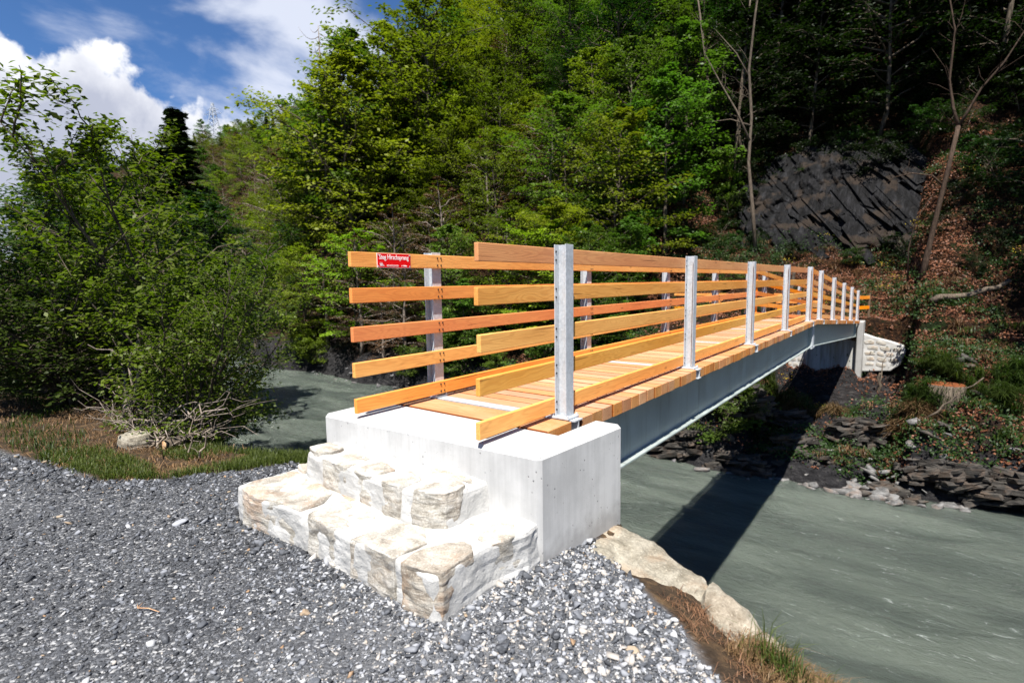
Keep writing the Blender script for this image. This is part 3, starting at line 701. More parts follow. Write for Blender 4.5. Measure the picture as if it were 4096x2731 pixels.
def rough_block(name, poly, z0, z1, mat, parent, seed, amp=.012, bev=.03, cuts=4, loc=(0, 0, 0), smooth=False, topw=None):
    bm = bmesh.new(); n = len(poly); cx = sum(p[0] for p in poly) / n; cy = sum(p[1] for p in poly) / n
    lo = [bm.verts.new((cx + (x - cx) * 1.03, cy + (y - cy) * 1.03, z0)) for x, y in poly]
    hi = [bm.verts.new((x, y, z1 + (topw(x, y) if topw else 0))) for x, y in poly]
    bm.faces.new(lo[::-1]); bm.faces.new(hi)
    for i in range(n): j = (i + 1) % n; bm.faces.new((lo[i], lo[j], hi[j], hi[i]))
    bmesh.ops.recalc_face_normals(bm, faces=bm.faces[:])
    bmesh.ops.bevel(bm, geom=bm.edges[:], offset=bev, segments=2, affect='EDGES', profile=.6)
    bmesh.ops.triangulate(bm, faces=bm.faces[:])
    for _ in range(cuts):
        long_ = [e for e in bm.edges if e.calc_length() > .035]
        if not long_: break
        bmesh.ops.subdivide_edges(bm, edges=long_, cuts=1); bmesh.ops.triangulate(bm, faces=[f for f in bm.faces if len(f.verts) > 3])
    bm.normal_update()
    for v in bm.verts:
        p = v.co * 6 + Vector((seed * 3.1, seed * 1.7, 0)); q = v.co * 22 + Vector((seed, 0, 0)); c = v.co * 5 + Vector((seed, seed, seed)); lay = mnoise.noise(Vector((c.x * .4, c.y * .4, v.co.z * 40)))
        d = mnoise.noise(p) * amp * 1.6 + mnoise.noise(q) * amp * .55 + lay * amp * .35 * (1 - abs(v.normal.z))
        v.co += v.normal * d
    me = bpy.data.meshes.new(name); bm.to_mesh(me); bm.free()
    if smooth: me.polygons.foreach_set('use_smooth', [True] * len(me.polygons))
    me.materials.append(mat); o = bpy.data.objects.new(name, me); o.location = loc; return link(o, parent)
steps = empty('stone_steps', (-.7, -1.1, -.6)); tag(steps, 'two broad steps of pale rough stones in white mortar leading up to the footbridge', 'steps')
def sb(name, poly, z0, z1, mat, seed, **k):
    ox, oy, oz = .7, 1.1, .6
    return rough_block(name, [(x + ox, y + oy) for x, y in poly], z0 + oz, z1 + oz, mat, steps, seed, **k)
sb('mortar', [(-1.64, -1.385), (-1.39, -1.410), (-.87, -1.372), (-.38, -1.395), (.215, -1.405), (.240, -1.36), (.235, -1.07), (.305, -.80), (.295, -.66), (-1.52, -.74), (-1.62, -.87)], -.80, -.384, M['mortar'], 1, amp=.010, bev=.02, cuts=6)
sb('mortar', [(-1.41, -1.01), (-1.15, -1.045), (-.85, -1.065), (-.46, -1.08), (-.2, -1.07), (-.08, -1.015), (-.062, -.86), (-.035, -.68), (-1.45, -.745)], -.50, -.202, M['mortar'], 2, amp=.009, bev=.03, cuts=6)
ST = [ # lower step
 ([(-1.665, -1.40), (-1.40, -1.43), (-1.08, -1.39), (-.90, -1.37), (-.93, -1.06), (-1.20, -1.05), (-1.60, -1.0)], -.72, -.372),
 ([(-.885, -1.385), (-.70, -1.41), (-.475, -1.395), (-.46, -1.16), (-.60, -1.09), (-.86, -1.12)], -.72, -.368),
 ([(-.41, -1.41), (-.20, -1.425), (-.03, -1.42), (-.01, -1.20), (-.16, -1.08), (-.38, -1.12)], -.72, -.366),
 ([(.01, -1.43), (.225, -1.425), (.255, -1.38), (.25, -1.12), (.12, -1.06), (.03, -1.20)], -.72, -.362),
 ([(.13, -1.03), (.255, -1.06), (.315, -.80), (.22, -.76), (.10, -.84)], -.72, -.378),
 ([(-1.62, -.97), (-1.45, -1.02), (-1.42, -.80), (-1.55, -.76), (-1.64, -.85)], -.66, -.355),
 ([(-.55, -1.10), (-.30, -1.08), (-.10, -1.02), (-.20, -.98), (-.52, -1.06)], -.5, -.384),
 ([(-1.25, -1.0), (-.98, -1.02), (-.80, -1.05), (-.70, -1.12), (-1.0, -1.10), (-1.22, -1.08)], -.5, -.385),
 ([(-.86, -1.09), (-.66, -1.06), (-.56, -1.10), (-.62, -1.14)], -.5, -.383),
 ([(-.02, -1.00), (.10, -1.02), (.09, -.86), (-.01, -.80)], -.5, -.384),
 # upper step
 ([(-1.44, -.99), (-1.22, -1.05), (-1.19, -.86), (-1.40, -.83)], -.42, -.178),
 ([(-1.17, -1.06), (-.99, -1.075), (-.86, -1.065), (-.88, -.84), (-1.13, -.86)], -.45, -.186),
 ([(-.82, -1.075), (-.62, -1.09), (-.58, -.90), (-.80, -.84)], -.46, -.193),
 ([(-.54, -1.10), (-.36, -1.10), (-.325, -.94), (-.50, -.88)], -.46, -.188),
 ([(-.285, -1.095), (-.13, -1.08), (-.052, -1.03), (-.050, -.84), (-.20, -.80), (-.27, -.93)], -.46, -.184),
 ([(-.46, -.86), (-.22, -.80), (-.06, -.80), (-.10, -.73), (-.42, -.76)], -.4, -.196)]
for k, (p, a, b) in enumerate(ST):
    cx = sum(q[0] for q in p) / len(p); cy = sum(q[1] for q in p) / len(p)
    rp = random.Random(k * 7 + 1); pp = []
    for i_, (x, y) in enumerate(p):              # irregular outline: every corner pulled in by a different amount, sides bulged
        x2, y2 = p[(i_ + 1) % len(p)]; f_ = rp.uniform(.80, .96); pp.append((cx + (x - cx) * f_, cy + (y - cy) * f_))
        if math.hypot(x2 - x, y2 - y) > .14: f_ = rp.uniform(.88, .99); pp.append((cx + ((x + x2) / 2 - cx) * f_, cy + ((y + y2) / 2 - cy) * f_))
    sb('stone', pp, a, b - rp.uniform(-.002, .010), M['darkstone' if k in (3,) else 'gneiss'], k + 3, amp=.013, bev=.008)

# ------------------------------------------------------------------ far abutment
fa = [(-1.66, 21.80), (.0, 21.80), (.0, 23.2), (-1.66, 23.2)]
o = prism(fa, -4.4, -1.54).build('concrete_abutment', M['farconc'], bevel=.02, angle=50)
tag(o, 'stained concrete abutment with a tall pillar under the far end of the footbridge', 'abutment')
mb = MB(); mb.box((-1.66, 22.05, -1.535), (.12, 23.2, -.82)); mb.build('back_wall', M['farconc'], o, bevel=.01)
mb = MB(); mb.box((.005, 21.55, -4.2), (.21, 23.2, -.765)); mb.build('pillar', M['concrete'], o, bevel=.025)
mb = MB(); mb.box((-1.76, 21.78, -4.2), (-1.665, 23.2, -.82)); mb.build('cheek', M['farconc'], o, bevel=.02)
mb = MB()
for (x, z) in ((-1.35, -2.2), (-1.35, -3.0), (-.75, -2.25), (-.2, -2.35), (-.75, -3.05), (-.2, -3.1)): mb.cyl((x, 21.793, z), .02, .01, 'y', 10)
mb.build('tie_holes', M['black'], o)
mb = MB()
for x in (-.082, -1.17): mb.box((x - .08, 21.82, -1.538), (x + .08, 21.98, -1.38))
mb.build('bearing', M['brownpost'], o, bevel=.01)
def masonry(name, poly, y, label, seed, thick=.5, sz=(.30, .17)):
    w = MB(); n = len(poly)
    w.add([(x, y, z) for x, z in poly] + [(x, y + thick, z) for x, z in poly], [tuple(range(n)), tuple(range(n, 2 * n))[::-1]] + [(i, (i + 1) % n, n + (i + 1) % n, n + i) for i in range(n)])
    root = empty(name, (0, 0, 0)); tag(root, label, 'wall'); w.build('mortar', M['mortar'], root, bevel=.04, seg=2)
    rg = random.Random(seed); zs = [p[1] for p in poly]; z = min(zs) + .10
    def inside(x, zz):
        c = False
        for i in range(n):
            (xa, za), (xb, zb) = poly[i], poly[(i + 1) % n]
            if (za > zz) != (zb > zz) and x < (xb - xa) * (zz - za) / (zb - za) + xa: c = not c
        return c
    while z < max(zs):
        x = min(p[0] for p in poly) + rg.uniform(.02, .16)
        while x < max(p[0] for p in poly):
            wd = sz[0] * rg.uniform(.6, 1.25); hh = sz[1] * rg.uniform(.7, 1.05)
            if all(inside(x + a * wd, z + b * hh) for a in (0, 1) for b in (-.5, .5)):
                pts = [(math.cos(t) , math.sin(t)) for t in [2 * math.pi * k / 8 for k in range(8)]]
                bm = bmesh.new(); bmesh.ops.create_icosphere(bm, subdivisions=3, radius=1)
                for v in bm.verts:
                    c = v.co; c.x = math.copysign(abs(c.x) ** .6, c.x); c.z = math.copysign(abs(c.z) ** .6, c.z)
                    f = 1 + .18 * mnoise.noise(c * 1.3 + Vector((x * 9, z * 7, seed)))
                    v.co = Vector((c.x * wd * .47 * f, c.y * .013, c.z * hh * .47 * f + .02 * math.sin(c.x * 2 + x * 5)))
                me = bpy.data.meshes.new('stone'); bm.to_mesh(me); bm.free(); me.polygons.foreach_set('use_smooth', [True] * len(me.polygons)); me.materials.append(M['gneiss'])
                so_ = bpy.data.objects.new('stone', me); so_.location = (x + wd / 2, y - .002, z); link(so_, root)
            x += wd + rg.uniform(.03, .06)
        z += sz[1] + .045
    return root
masonry('masonry_wall', [(.20, -1.26), (.58, -1.40), (1.07, -1.52), (1.50, -1.66), (1.59, -1.90), (1.42, -2.42), (1.12, -2.68), (.20, -2.78)], 22.05, 'rounded stone masonry wing wall beside the right side of the far abutment', 3)
masonry('masonry_wall', [(-2.6, -2.0), (-1.72, -2.0), (-1.72, -3.0), (-2.2, -3.0), (-2.65, -2.7)], 22.0, 'small stone masonry wing wall left of the far abutment behind the girder', 8)

# ------------------------------------------------------------------ vegetation
def leaves(C, N_, size, rs, tone=None, asp=.55, jit=.35):
    """one folded rhombus per centre; C centres (n,3), N_ preferred normals"""
    n = len(C); nr = N_ + rs.randn(n, 3) * jit; nr /= np.linalg.norm(nr, axis=1)[:, None] + 1e-9
    a = rs.randn(n, 3); a -= (a * nr).sum(1)[:, None] * nr; a /= np.linalg.norm(a, axis=1)[:, None] + 1e-9; b = np.cross(nr, a)
    s = (size * (.65 + .7 * rs.rand(n)))[:, None]
    V = np.stack([C - a * s * .5, C + b * s * asp * .5 + nr * s * .08, C + a * s * .5, C - b * s * asp * .5 + nr * s * .08], 1).reshape(-1, 3)
    F = np.arange(4 * n).reshape(n, 4)
    t = rs.rand(n) if tone is None else tone
    return V, F, np.repeat(t, 4)
def unit(v): v = np.asarray(v, float); return v / (np.linalg.norm(v) + 1e-9)
def grow(seed, h, rad, base=.22, nb=26, ntw=8, nl=32, leaf=.17, flat=.28, up=.55, droop=.25, trunk_r=.11, wob=.25, prof=None, spread=.13, stems=1, lean=(0, 0)):
    rs = np.random.RandomState(seed); wood = MB(); LC = []; LN = []; LT = []
    for si in range(stems):
        ax = rs.randn(2) * (.10 if stems == 1 else .42) * h * (.5 if stems == 1 else .8) ; ax += np.array(lean) * h
        k = 9; tz = np.linspace(0, h * (1 if stems == 1 else rs.uniform(.7, 1.0)), k)
        tp = np.stack([ax[0] * (tz / h) ** 1.3 + np.cumsum(rs.randn(k)) * wob * .12, ax[1] * (tz / h) ** 1.3 + np.cumsum(rs.randn(k)) * wob * .12, tz], 1); tp[0, :2] = (rs.randn(2) * .12 if stems > 1 else 0)
        wood.tube(tp, list(trunk_r * (1 - .88 * np.linspace(0, 1, k)) / (1 if stems == 1 else 1.3)), 7)
        nbb = nb if stems == 1 else max(5, nb // stems)
        for i in range(nbb):
            t = base + (1 - base) * (i + rs.rand()) / nbb; t = min(t, .985); p0 = np.array([np.interp(t, np.linspace(0, 1, k), tp[:, j]) for j in range(3)])
            L = rad * (prof(t) if prof else (math.sin(math.pi * min(1, .18 + .86 * (t - base) / (1 - base))) ** .7)) * rs.uniform(.65, 1.15)
            L = max(L, (.04 if prof is cone else .12) * rad); az = i * 2.39996 + rs.rand() * .8 + si; el = up * (.35 + .9 * t) + rs.randn() * .12
            d = np.array([math.cos(az) * math.cos(el), math.sin(az) * math.cos(el), math.sin(el)])
            m = 5; us = np.linspace(0, 1, m); bp = p0 + d * L * us[:, None]; bp[:, 2] -= droop * L * us ** 2; bp[1:] += rs.randn(m - 1, 3) * .035 * L
            wood.tube(bp, list(.020 * (L ** .6) * (trunk_r / .11) * (1 - .8 * us) + .004), 4)
            for j in range(ntw):
                u = .22 + .78 * (j + rs.rand()) / ntw; q = np.array([np.interp(u, us, bp[:, c]) for c in range(3)]); sgn = 1 if j % 2 else -1
                a2 = az + sgn * rs.uniform(.35, 1.15); e2 = el * .4 + rs.randn() * .2; l2 = L * rs.uniform(.22, .45) * (1.15 - .5 * u)
                d2 = np.array([math.cos(a2) * math.cos(e2), math.sin(a2) * math.cos(e2), math.sin(e2) - .15])
                e = q + d2 * l2; wood.tube([q, q + d2 * l2 * .5 + rs.randn(3) * .03 * l2, e], [.008 * (trunk_r / .11), .006 * (trunk_r / .11), .003], 3)
                w = rs.rand(nl, 1) ** .7; c = q + d2 * l2 * 1.15 * w + rs.randn(nl, 3) * np.array([spread, spread, spread * flat]) * (.4 + l2 * .9)
                LC.append(c); LN.append(np.tile(np.array([d[0] * .25, d[1] * .25, 1.0]), (nl, 1))); LT.append(np.clip(rs.rand() * .5 + rs.rand(nl) * .5 + .25 * (u - .5), 0, 1))
    C = np.concatenate(LC); 
    V, F, T = leaves(C, np.concatenate(LN), leaf, rs, np.concatenate(LT))
    return wood, V, F, T
def tree_obj(name, parts, leafmat, barkmat, label=None, cat='tree', group=None, loc=(0, 0, 0), crown='crown', stem='trunk'):
    wood, V, F, T = parts; root = empty(name, loc)
    wood.build(stem, M[barkmat], root, smooth=True); npmesh(crown, V, F, M[leafmat], root, attrs={'tone': T})
    return tag(root, label, cat, group)
def copy_tree(root, name, loc, rz, sc, leafmat=None, label=None, group=None):
    r = root.copy(); r.name = name; COL.objects.link(r); r.location = loc; r.rotation_euler = (0, 0, rz); r.scale = sc if isinstance(sc, tuple) else (sc, sc, sc)
    for ch in kids[root.as_pointer()]:
        c = ch.copy(); COL.objects.link(c); c.parent = r
        if leafmat and ch.name.startswith(('crown', 'leaves')):
            c.material_slots[0].link = 'OBJECT'; c.material_slots[0].material = M[leafmat]
    if label: r['label'] = label
    if group: r['group'] = group
    return r
kids = {}; HT = {}
def proto(*a, **k):
    r = tree_obj(*a, **k); kids[r.as_pointer()] = [o for o in COL.objects if o.parent == r]; HT[r.as_pointer()] = {'beech_tree': 10, 'leafy_tree': 9, 'twiggy_tree': 9, 'spruce_tree': 12, 'hillside_bush': 2.6}.get(r.name.split('.')[0], 1); return r
def place(root, loc, rz, sc):
    root.location = loc; root.rotation_euler = (0, 0, rz); root.scale = sc if isinstance(sc, tuple) else (sc,) * 3

cone = lambda t: max(.02, 1.05 * (1 - t)) ** 1.15
PA = [proto('beech_tree', grow(21 + s, 10, 4.0, base=.10, nb=36, ntw=9, nl=34, leaf=.17, flat=.30, up=.85, droop=.15, wob=.9, spread=.17), 'lime', 'bark', cat='tree') for s in range(4)]
PL = [proto('leafy_tree', grow(41 + s, 9, 3.0, base=.10, nb=30, ntw=9, nl=30, leaf=.20, flat=.5, up=.75, spread=.2), 'mid', 'bark', cat='tree') for s in range(2)]
PB = proto('twiggy_tree', grow(61, 9, 2.8, base=.10, nb=34, ntw=9, nl=12, leaf=.12, flat=.4, up=.8, trunk_r=.13), 'brown', 'greybark', cat='tree')
PS_ = [proto('spruce_tree', grow(71 + s, 12, 2.6, base=.06, nb=120, ntw=7, nl=22, leaf=.22, flat=.6, up=.10, droop=.30, prof=cone, spread=.15, wob=.05), 'needle', 'bark', cat='tree') for s in range(2)]
PH = [proto('hillside_bush', grow(81 + s, 2.6, 1.7, base=.05, nb=20, ntw=6, nl=26, leaf=.14, flat=.5, up=.8, stems=3, trunk_r=.04, spread=.22), 'mid', 'bark', cat='bush', crown='leaves', stem='stems') for s in range(2)]
used = set()
def put(root, name, x, y, h, kind, label, group, rz=None, rsd=None, wide=1.0, z=None):
    base_h = HT[root.as_pointer()]
    s = h / base_h; zz = (h1(x, y) if z is None else z) - .15; rz = rz if rz is not None else (rsd or random).uniform(0, 6.28)
    if root.as_pointer() in used: r = copy_tree(root, name, (x, y, zz), rz, (s * wide, s * wide, s), kind, label, group)
    else:
        used.add(root.as_pointer()); place(root, (x, y, zz), rz, (s * wide, s * wide, s)); r = root; r.name = name
        for ch in kids[root.as_pointer()]:
            if kind and ch.name.startswith(('crown', 'leaves')): ch.material_slots[0].link = 'OBJECT'; ch.material_slots[0].material = M[kind]
        r['label'] = label
        if group: r['group'] = group
    return r
KL = {'lime': ('yellow green beech tree with layered sprays on the wooded far slope', 'yellow green beeches on the far slope'),
      'mid': ('fresh green leafy tree on the wooded far slope', 'fresh green trees on the far slope'),
      'deep': ('dark green leafy tree high on the shaded right of the far slope', 'dark trees on the shaded slope'),
      'ivy': ('nearly black leafy tree high above the rock face', 'nearly black trees above the rock face'),
      'brown': ('brown twiggy tree without fresh leaves on the far slope', 'brown twiggy trees on the far slope'),
      'needle': ('dark spruce among the leafy trees on the far slope', 'spruces on the far slope')}
fr = random.Random(5)
def pick(kind):
    if kind == 'needle': return fr.choice(PS_), 'spruce_tree'
    if kind == 'brown': return PB, 'twiggy_tree'
    if kind in ('lime', 'bright'): return fr.choice(PA), 'beech_tree'
    return fr.choice(PA + PL), 'leafy_tree'
def azof(x, y): return math.degrees(math.atan2(x - 1.893, y + 2.98))
pts = []
def try_pt(x, y, dmin):
    for a, b in pts:
        if (a - x) ** 2 + (b - y) ** 2 < dmin * dmin: return False
    pts.append((x, y)); return True
# main wooded slope: front rows small, bigger behind
for attempt in range(9000):
    x = fr.uniform(-50, 13); t = fr.uniform(1.4, 46); y = float(shore(x)) + t; az = azof(x, y)
    if az > 14: continue
    if x > -9.5 and y < 30: continue            # path, leaf slope and abutment stay open
    if x > -7.5 and y < 33.5 and az > -16: continue  # rock face
    if -56.5 < az < -49 and t < 5.5: continue
    dmin = 2.3 + t * .042
    if not try_pt(x, y, dmin): continue
    if t < 6: h = fr.uniform(4.5, 8)
    elif t < 15: h = fr.uniform(7.5, 11)
    else: h = fr.uniform(9, 13)
    u = fr.random()
    if az > -19: kind = 'ivy' if u < .9 else 'deep'  # leaf colours darken towards the right in place of slope shade
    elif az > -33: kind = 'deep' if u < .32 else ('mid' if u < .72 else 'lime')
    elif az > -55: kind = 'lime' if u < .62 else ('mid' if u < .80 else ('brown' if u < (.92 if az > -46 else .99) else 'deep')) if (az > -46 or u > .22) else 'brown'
    else: kind = 'brown' if u < .5 else ('lime' if u < .8 else 'mid')
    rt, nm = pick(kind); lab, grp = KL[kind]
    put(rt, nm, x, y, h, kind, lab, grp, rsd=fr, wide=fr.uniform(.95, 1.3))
nmain = len(pts)
# far hill upstream
pts2 = []
for attempt in range(5200):
    x = fr.uniform(-215, -50); t = fr.uniform(1, 95); y = float(shore(x)) + t; az = azof(x, y)
    if az < -76 or az > -57: continue
    d = 3.4 + t * .03 + max(0, -x - 90) * .012
    if any((a - x) ** 2 + (b - y) ** 2 < d * d for a, b in pts2): continue
    pts2.append((x, y)); u = fr.random(); kind = 'brown' if u < .34 else ('lime' if u < .66 else ('mid' if u < .94 else 'needle')); rt, nm = pick(kind)
    put(rt, nm, x, y, fr.uniform(6.5, 10), kind, {'brown': 'brown leafless tree on the distant upstream hill', 'lime': 'yellow green tree on the distant upstream hill', 'mid': 'green tree on the distant upstream hill', 'needle': 'small dark spruce on the distant upstream hill'}[kind], 'trees on the distant upstream hill, ' + kind.replace('lime', 'yellow green').replace('mid', 'green').replace('needle', 'spruce'), rsd=fr, wide=1.15)
# tall trees that make the skyline at the end of the main slope
for x, y, h, kind, w_, lab in [(-38.3, 22.3, 12.5, 'lime', 1.1, 'tall yellow green tree whose left side meets the sky'), (-38, 26, 15, 'mid', 1.2, 'tall green tree on the skyline under the bare dead larch'),
        (-35.2, 23.6, 19.0, 'mid', 1.0, 'tall full green tree just right of the bare dead larch'), (-33.2, 22.6, 17.5, 'lime', 1.1, 'tall yellow green tree in front of the skyline right of the dead larch'), (-34, 27, 17, 'lime', 1.2, 'broad tree on the skyline right of the bare dead larch'), (-31, 29, 19, 'lime', 1.1, 'highest leafy tree at the top edge left of centre'), (-47.4, 25.5, 13.5, 'brown', 1.1, 'brownish tree standing alone on the skyline above the river bend'), (-42, 27, 14, 'lime', 1.1, 'green tree leaning out between the brown tree and the dead larch')]:
    rt, nm = pick(kind); put(rt, nm, x, y, h, kind, lab, None, rsd=fr, wide=w_)
put(PS_[1], 'spruce_tree', -36.5, 32.5, 14, 'needle', 'dark spruce tip showing above the skyline right of the dead larch', None, rsd=fr)
for x, y, h, lab in [(6.9, 20.0, 9.5, 'dark overhanging tree at the right edge above the tree stump'), (7.0, 24.5, 11, 'black leafy tree at the right edge above the path'), (9.0, 29.0, 12, 'black leafy tree on the slope in the upper right corner')]:  # trees added at the frame edge to cast shade on the right slope
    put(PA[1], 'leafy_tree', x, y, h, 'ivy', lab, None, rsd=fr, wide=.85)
# bright trees at the foot of the slope
for x, y, h, kind, w_, lab in [(-26.0, 17.8, 8.0, 'brown', 1.2, 'brown dead tree at the waterline left of the railing ends'), (-23.6, 17.5, 5.2, 'brown', 1.3, 'low brown dead tree drooping over the waterline behind the railing ends'), (-13.0, 19.0, 6.6, 'bright', 1.35, 'small bright lime tree with dark forked stems behind the middle of the railing'), (-27.6, 18.6, 8.2, 'bright', 1.2, 'bright lime tree overhanging the water left of the name sign'), (-22.3, 18.2, 6.4, 'brown', 1.35, 'grey twiggy dead tree behind the name sign'), (-24.6, 19.6, 8.6, 'brown', 1.25, 'tall brown dead tree left of the upper left rail end'), (-21.5, 21.0, 9.0, 'brown', 1.2, 'brown dead tree standing higher behind the sign'),
        (-20.5, 19.6, 6.5, 'brown', 1.2, 'brown dead tree with bare lower limbs right of the name sign'), (-17.5, 18.2, 4.6, 'mid', 1.4, 'low green tree behind the first left post'), (-9.8, 18.5, 4.2, 'mid', 1.3, 'low green bushy tree behind the second left post'), (-32.5, 18.2, 7, 'bright', 1.2, 'lime tree over the river bend beside the near shrubs')]:
    rt, nm = pick(kind); put(rt, nm, x, y, h, kind, lab, None, rsd=fr, wide=w_)
# bushes along the path and over the rock face
for k in range(200):
    x = fr.uniform(-14, 10); y = fr.uniform(19, 40); az = azof(x, y)
    if az > 9: continue
    on_open = x > -9.5 and y < 29
    if on_open:
        if y < 23.4 or (x > -5.5 and fr.random() < .8): continue
    if x > -6.3 and 27.2 < y < 31.2 and x < 2.5: continue
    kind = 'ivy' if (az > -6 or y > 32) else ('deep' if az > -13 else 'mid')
    put(fr.choice(PH), 'hillside_bush', x, y, fr.uniform(.7, 1.3) if on_open else fr.uniform(1.3, 2.8), kind, 'dark low bush on the shaded slope around the rock face' if kind != 'mid' else 'green low bush on the slope beyond the bridge', 'dark bushes around the rock face' if kind != 'mid' else 'green bushes beyond the bridge', rsd=fr)
for i_, (x, y, h) in enumerate([(-7.4, 28.0, 1.6), (-6.9, 29.6, 1.8), (-6.2, 31.6, 1.7), (-5.0, 32.4, 1.5), (-3.9, 32.6, 1.8), (-2.6, 32.7, 1.4), (-1.4, 32.5, 1.7), (-.2, 32.2, 1.5), (.9, 31.8, 1.8), (2.0, 31.2, 1.5), (3.0, 30.2, 1.9), (3.8, 29.0, 1.6), (4.4, 27.8, 1.9), (-5.2, 27.2, 1.0), (-3.2, 27.0, .8), (-.8, 27.0, .9), (1.4, 26.9, 1.1), (2.9, 27.0, 1.2), (-6.8, 27.0, 1.3)]):
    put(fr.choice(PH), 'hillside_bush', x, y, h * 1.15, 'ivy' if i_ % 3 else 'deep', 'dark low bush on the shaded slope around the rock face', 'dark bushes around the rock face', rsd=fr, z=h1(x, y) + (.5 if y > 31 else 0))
for k in range(26):
    x = fr.uniform(-34, -3.2); y = float(shore(x)) + fr.uniform(.5, 1.8); 
    if (-9 < x and fr.random() < .5) or -56.5 < azof(x, y) < -49: continue
    put(fr.choice(PH), 'hillside_bush', x, y, fr.uniform(1.3, 2.4), 'mid' if x > -22 else 'lime', 'leafy bush hanging over the far waterline', 'bushes along the far waterline', rsd=fr)

# bare dead larch on the skyline and thin bare trunks in front of the rock face
def bare_tree(name, trunk, rad, branches, label, mat, loc, rot=0.0, cat='tree'):
    root = empty(name, loc); mb = MB(); mb.tube(trunk, rad, 8); mb.build('trunk', M[mat], root, smooth=True)
    mb = MB()
    for pts_, r0 in branches: mb.tube(pts_, [r0 * (1 - .85 * i / (len(pts_) - 1)) for i in range(len(pts_))], 5)
    mb.build('limbs', M[mat], root, smooth=True); root.rotation_euler = (0, 0, rot); return tag(root, label, cat)
lr = np.random.RandomState(3)
H_ = 21.0; br = []
for i in range(44):
    z = H_ * (.42 + .58 * i / 44); L = 3.4 * (1 - (z / H_ - .42) / .62) ** .6 + .4; a = i * 2.4 + lr.rand(); L *= lr.uniform(.6, 1.1)
    u = np.linspace(0, 1, 6); br.append(([(math.cos(a) * L * k, math.sin(a) * L * k, z - .9 * L * .35 * math.sin(k * 3.0) * .9 + L * .30 * k ** 2) for k in u], .035))
x, y = -36.4, 22.9
bare_tree('dead_larch', [(0, 0, 0), (.1, 0, 7), (-.1, .1, 14), (.0, 0, H_)], [.24, .19, .12, .02], br, 'bare dead larch with curved twigs standing against the sky', 'greybark', (x, y, h1(x, y) - .3))
def twigs(path, n, L, rs):
    out = []; P = [np.array(p, float) for p in path]
    for i in range(n):
        u = rs.uniform(.25, 1) * (len(P) - 1); k = min(int(u), len(P) - 2); p = P[k] * (1 - u + k) + P[k + 1] * (u - k); l = L * rs.uniform(.4, 1)
        d = unit([rs.randn(), rs.randn() * .5, .5 + rs.rand()]); out.append(([tuple(p), tuple(p + d * l * .5 + rs.randn(3) * .05 * l), tuple(p + d * l + rs.randn(3) * .1 * l)], .018))
    return out
t1 = [(0, 0, -.4), (-.28, 0, 2.45), (-.60, .1, 5), (-.55, .2, 7.5), (-.74, .1, 10), (-.5, 0, 12.6), (-.2, 0, 15.5)]
b1 = [([(-.58, .1, 6.2), (-1.3, 0, 7.9), (-2.2, -.2, 9.6), (-3.1, -.3, 11.4), (-3.4, -.3, 13.5)], .07), ([(-.55, .1, 7.0), (-1.6, 0, 7.5), (-2.7, .1, 7.6), (-3.8, .1, 7.7)], .045), ([(-.70, .1, 9.6), (-1.4, 0, 11), (-2.6, 0, 12.6)], .05)]
x, y = -5.0, 27.0
bare_tree('thin_tree', t1, [.12, .10, .088, .078, .068, .058, .04], b1 + twigs(t1, 12, 1.6, lr) + twigs(b1[0][0], 8, 1.0, lr), 'tall thin pale trunk winding up left of the dark rock face', 'thinbark', (x, y, h1(x, y))).scale = (.92,) * 3
t2 = [(0, 0, -.4), (.18, 0, 1.1), (.33, 0, 2.2), (.55, 0, 3.8), (.77, 0, 5.3), (1.05, 0, 7.3)]
fa_ = [(1.05, 0, 7.25), (.80, .1, 8.2), (.58, .1, 9.5), (.66, 0, 11.7), (.35, 0, 13.3), (0, 0, 14.8)]
fb_ = [(1.05, 0, 7.25), (1.35, 0, 7.9), (1.76, -.1, 8.8), (2.5, -.1, 9.8), (3.1, -.1, 11.0), (3.8, 0, 12.4)]
fc_ = [(.62, 0, 4.6), (.2, -.1, 5.1), (-.6, -.2, 5.3), (-1.3, -.2, 5.2), (-1.7, -.2, 4.9)]
x, y = 1.85, 24.0
bare_tree('forked_tree', t2, [.17, .135, .115, .105, .095, .088], [(fa_, .085), (fb_, .08), (fc_, .05)] + twigs(fa_, 14, 1.8, lr) + twigs(fb_, 12, 1.6, lr) + twigs(fc_, 5, .7, lr) + [([(-.5, 0, 0), (-.55, 0, 1.6), (-.35, 0, 3.0), (.3, 0, 4.3)], .05)], 'slender forked tree with reddish trunk right of the rock face', 'redbark', (x, y, h1(x, y))).scale = (.8,) * 3
for (x, y, hh, ln, lab) in [(-8.6, 31.5, 12, -.12, 'thin leaning trunk behind the winding pale trunk, left one'), (-7.6, 32.0, 12, .06, 'thin straight trunk behind the winding pale trunk, right one'), (-3.0, 25.2, 1.3, .12, 'short broken pale trunk standing in the dead leaves above the railing')]:
    t = [(ln * hh * k ** 1.4, 0, hh * k - .3) for k in (0, .25, .5, .75, 1)]; bare_tree('bare_tree', t, [.10, .09, .08, .06, .03], twigs(t, 10, .25 * hh ** .8, lr), lab, 'thinbark', (x, y, h1(x, y)))

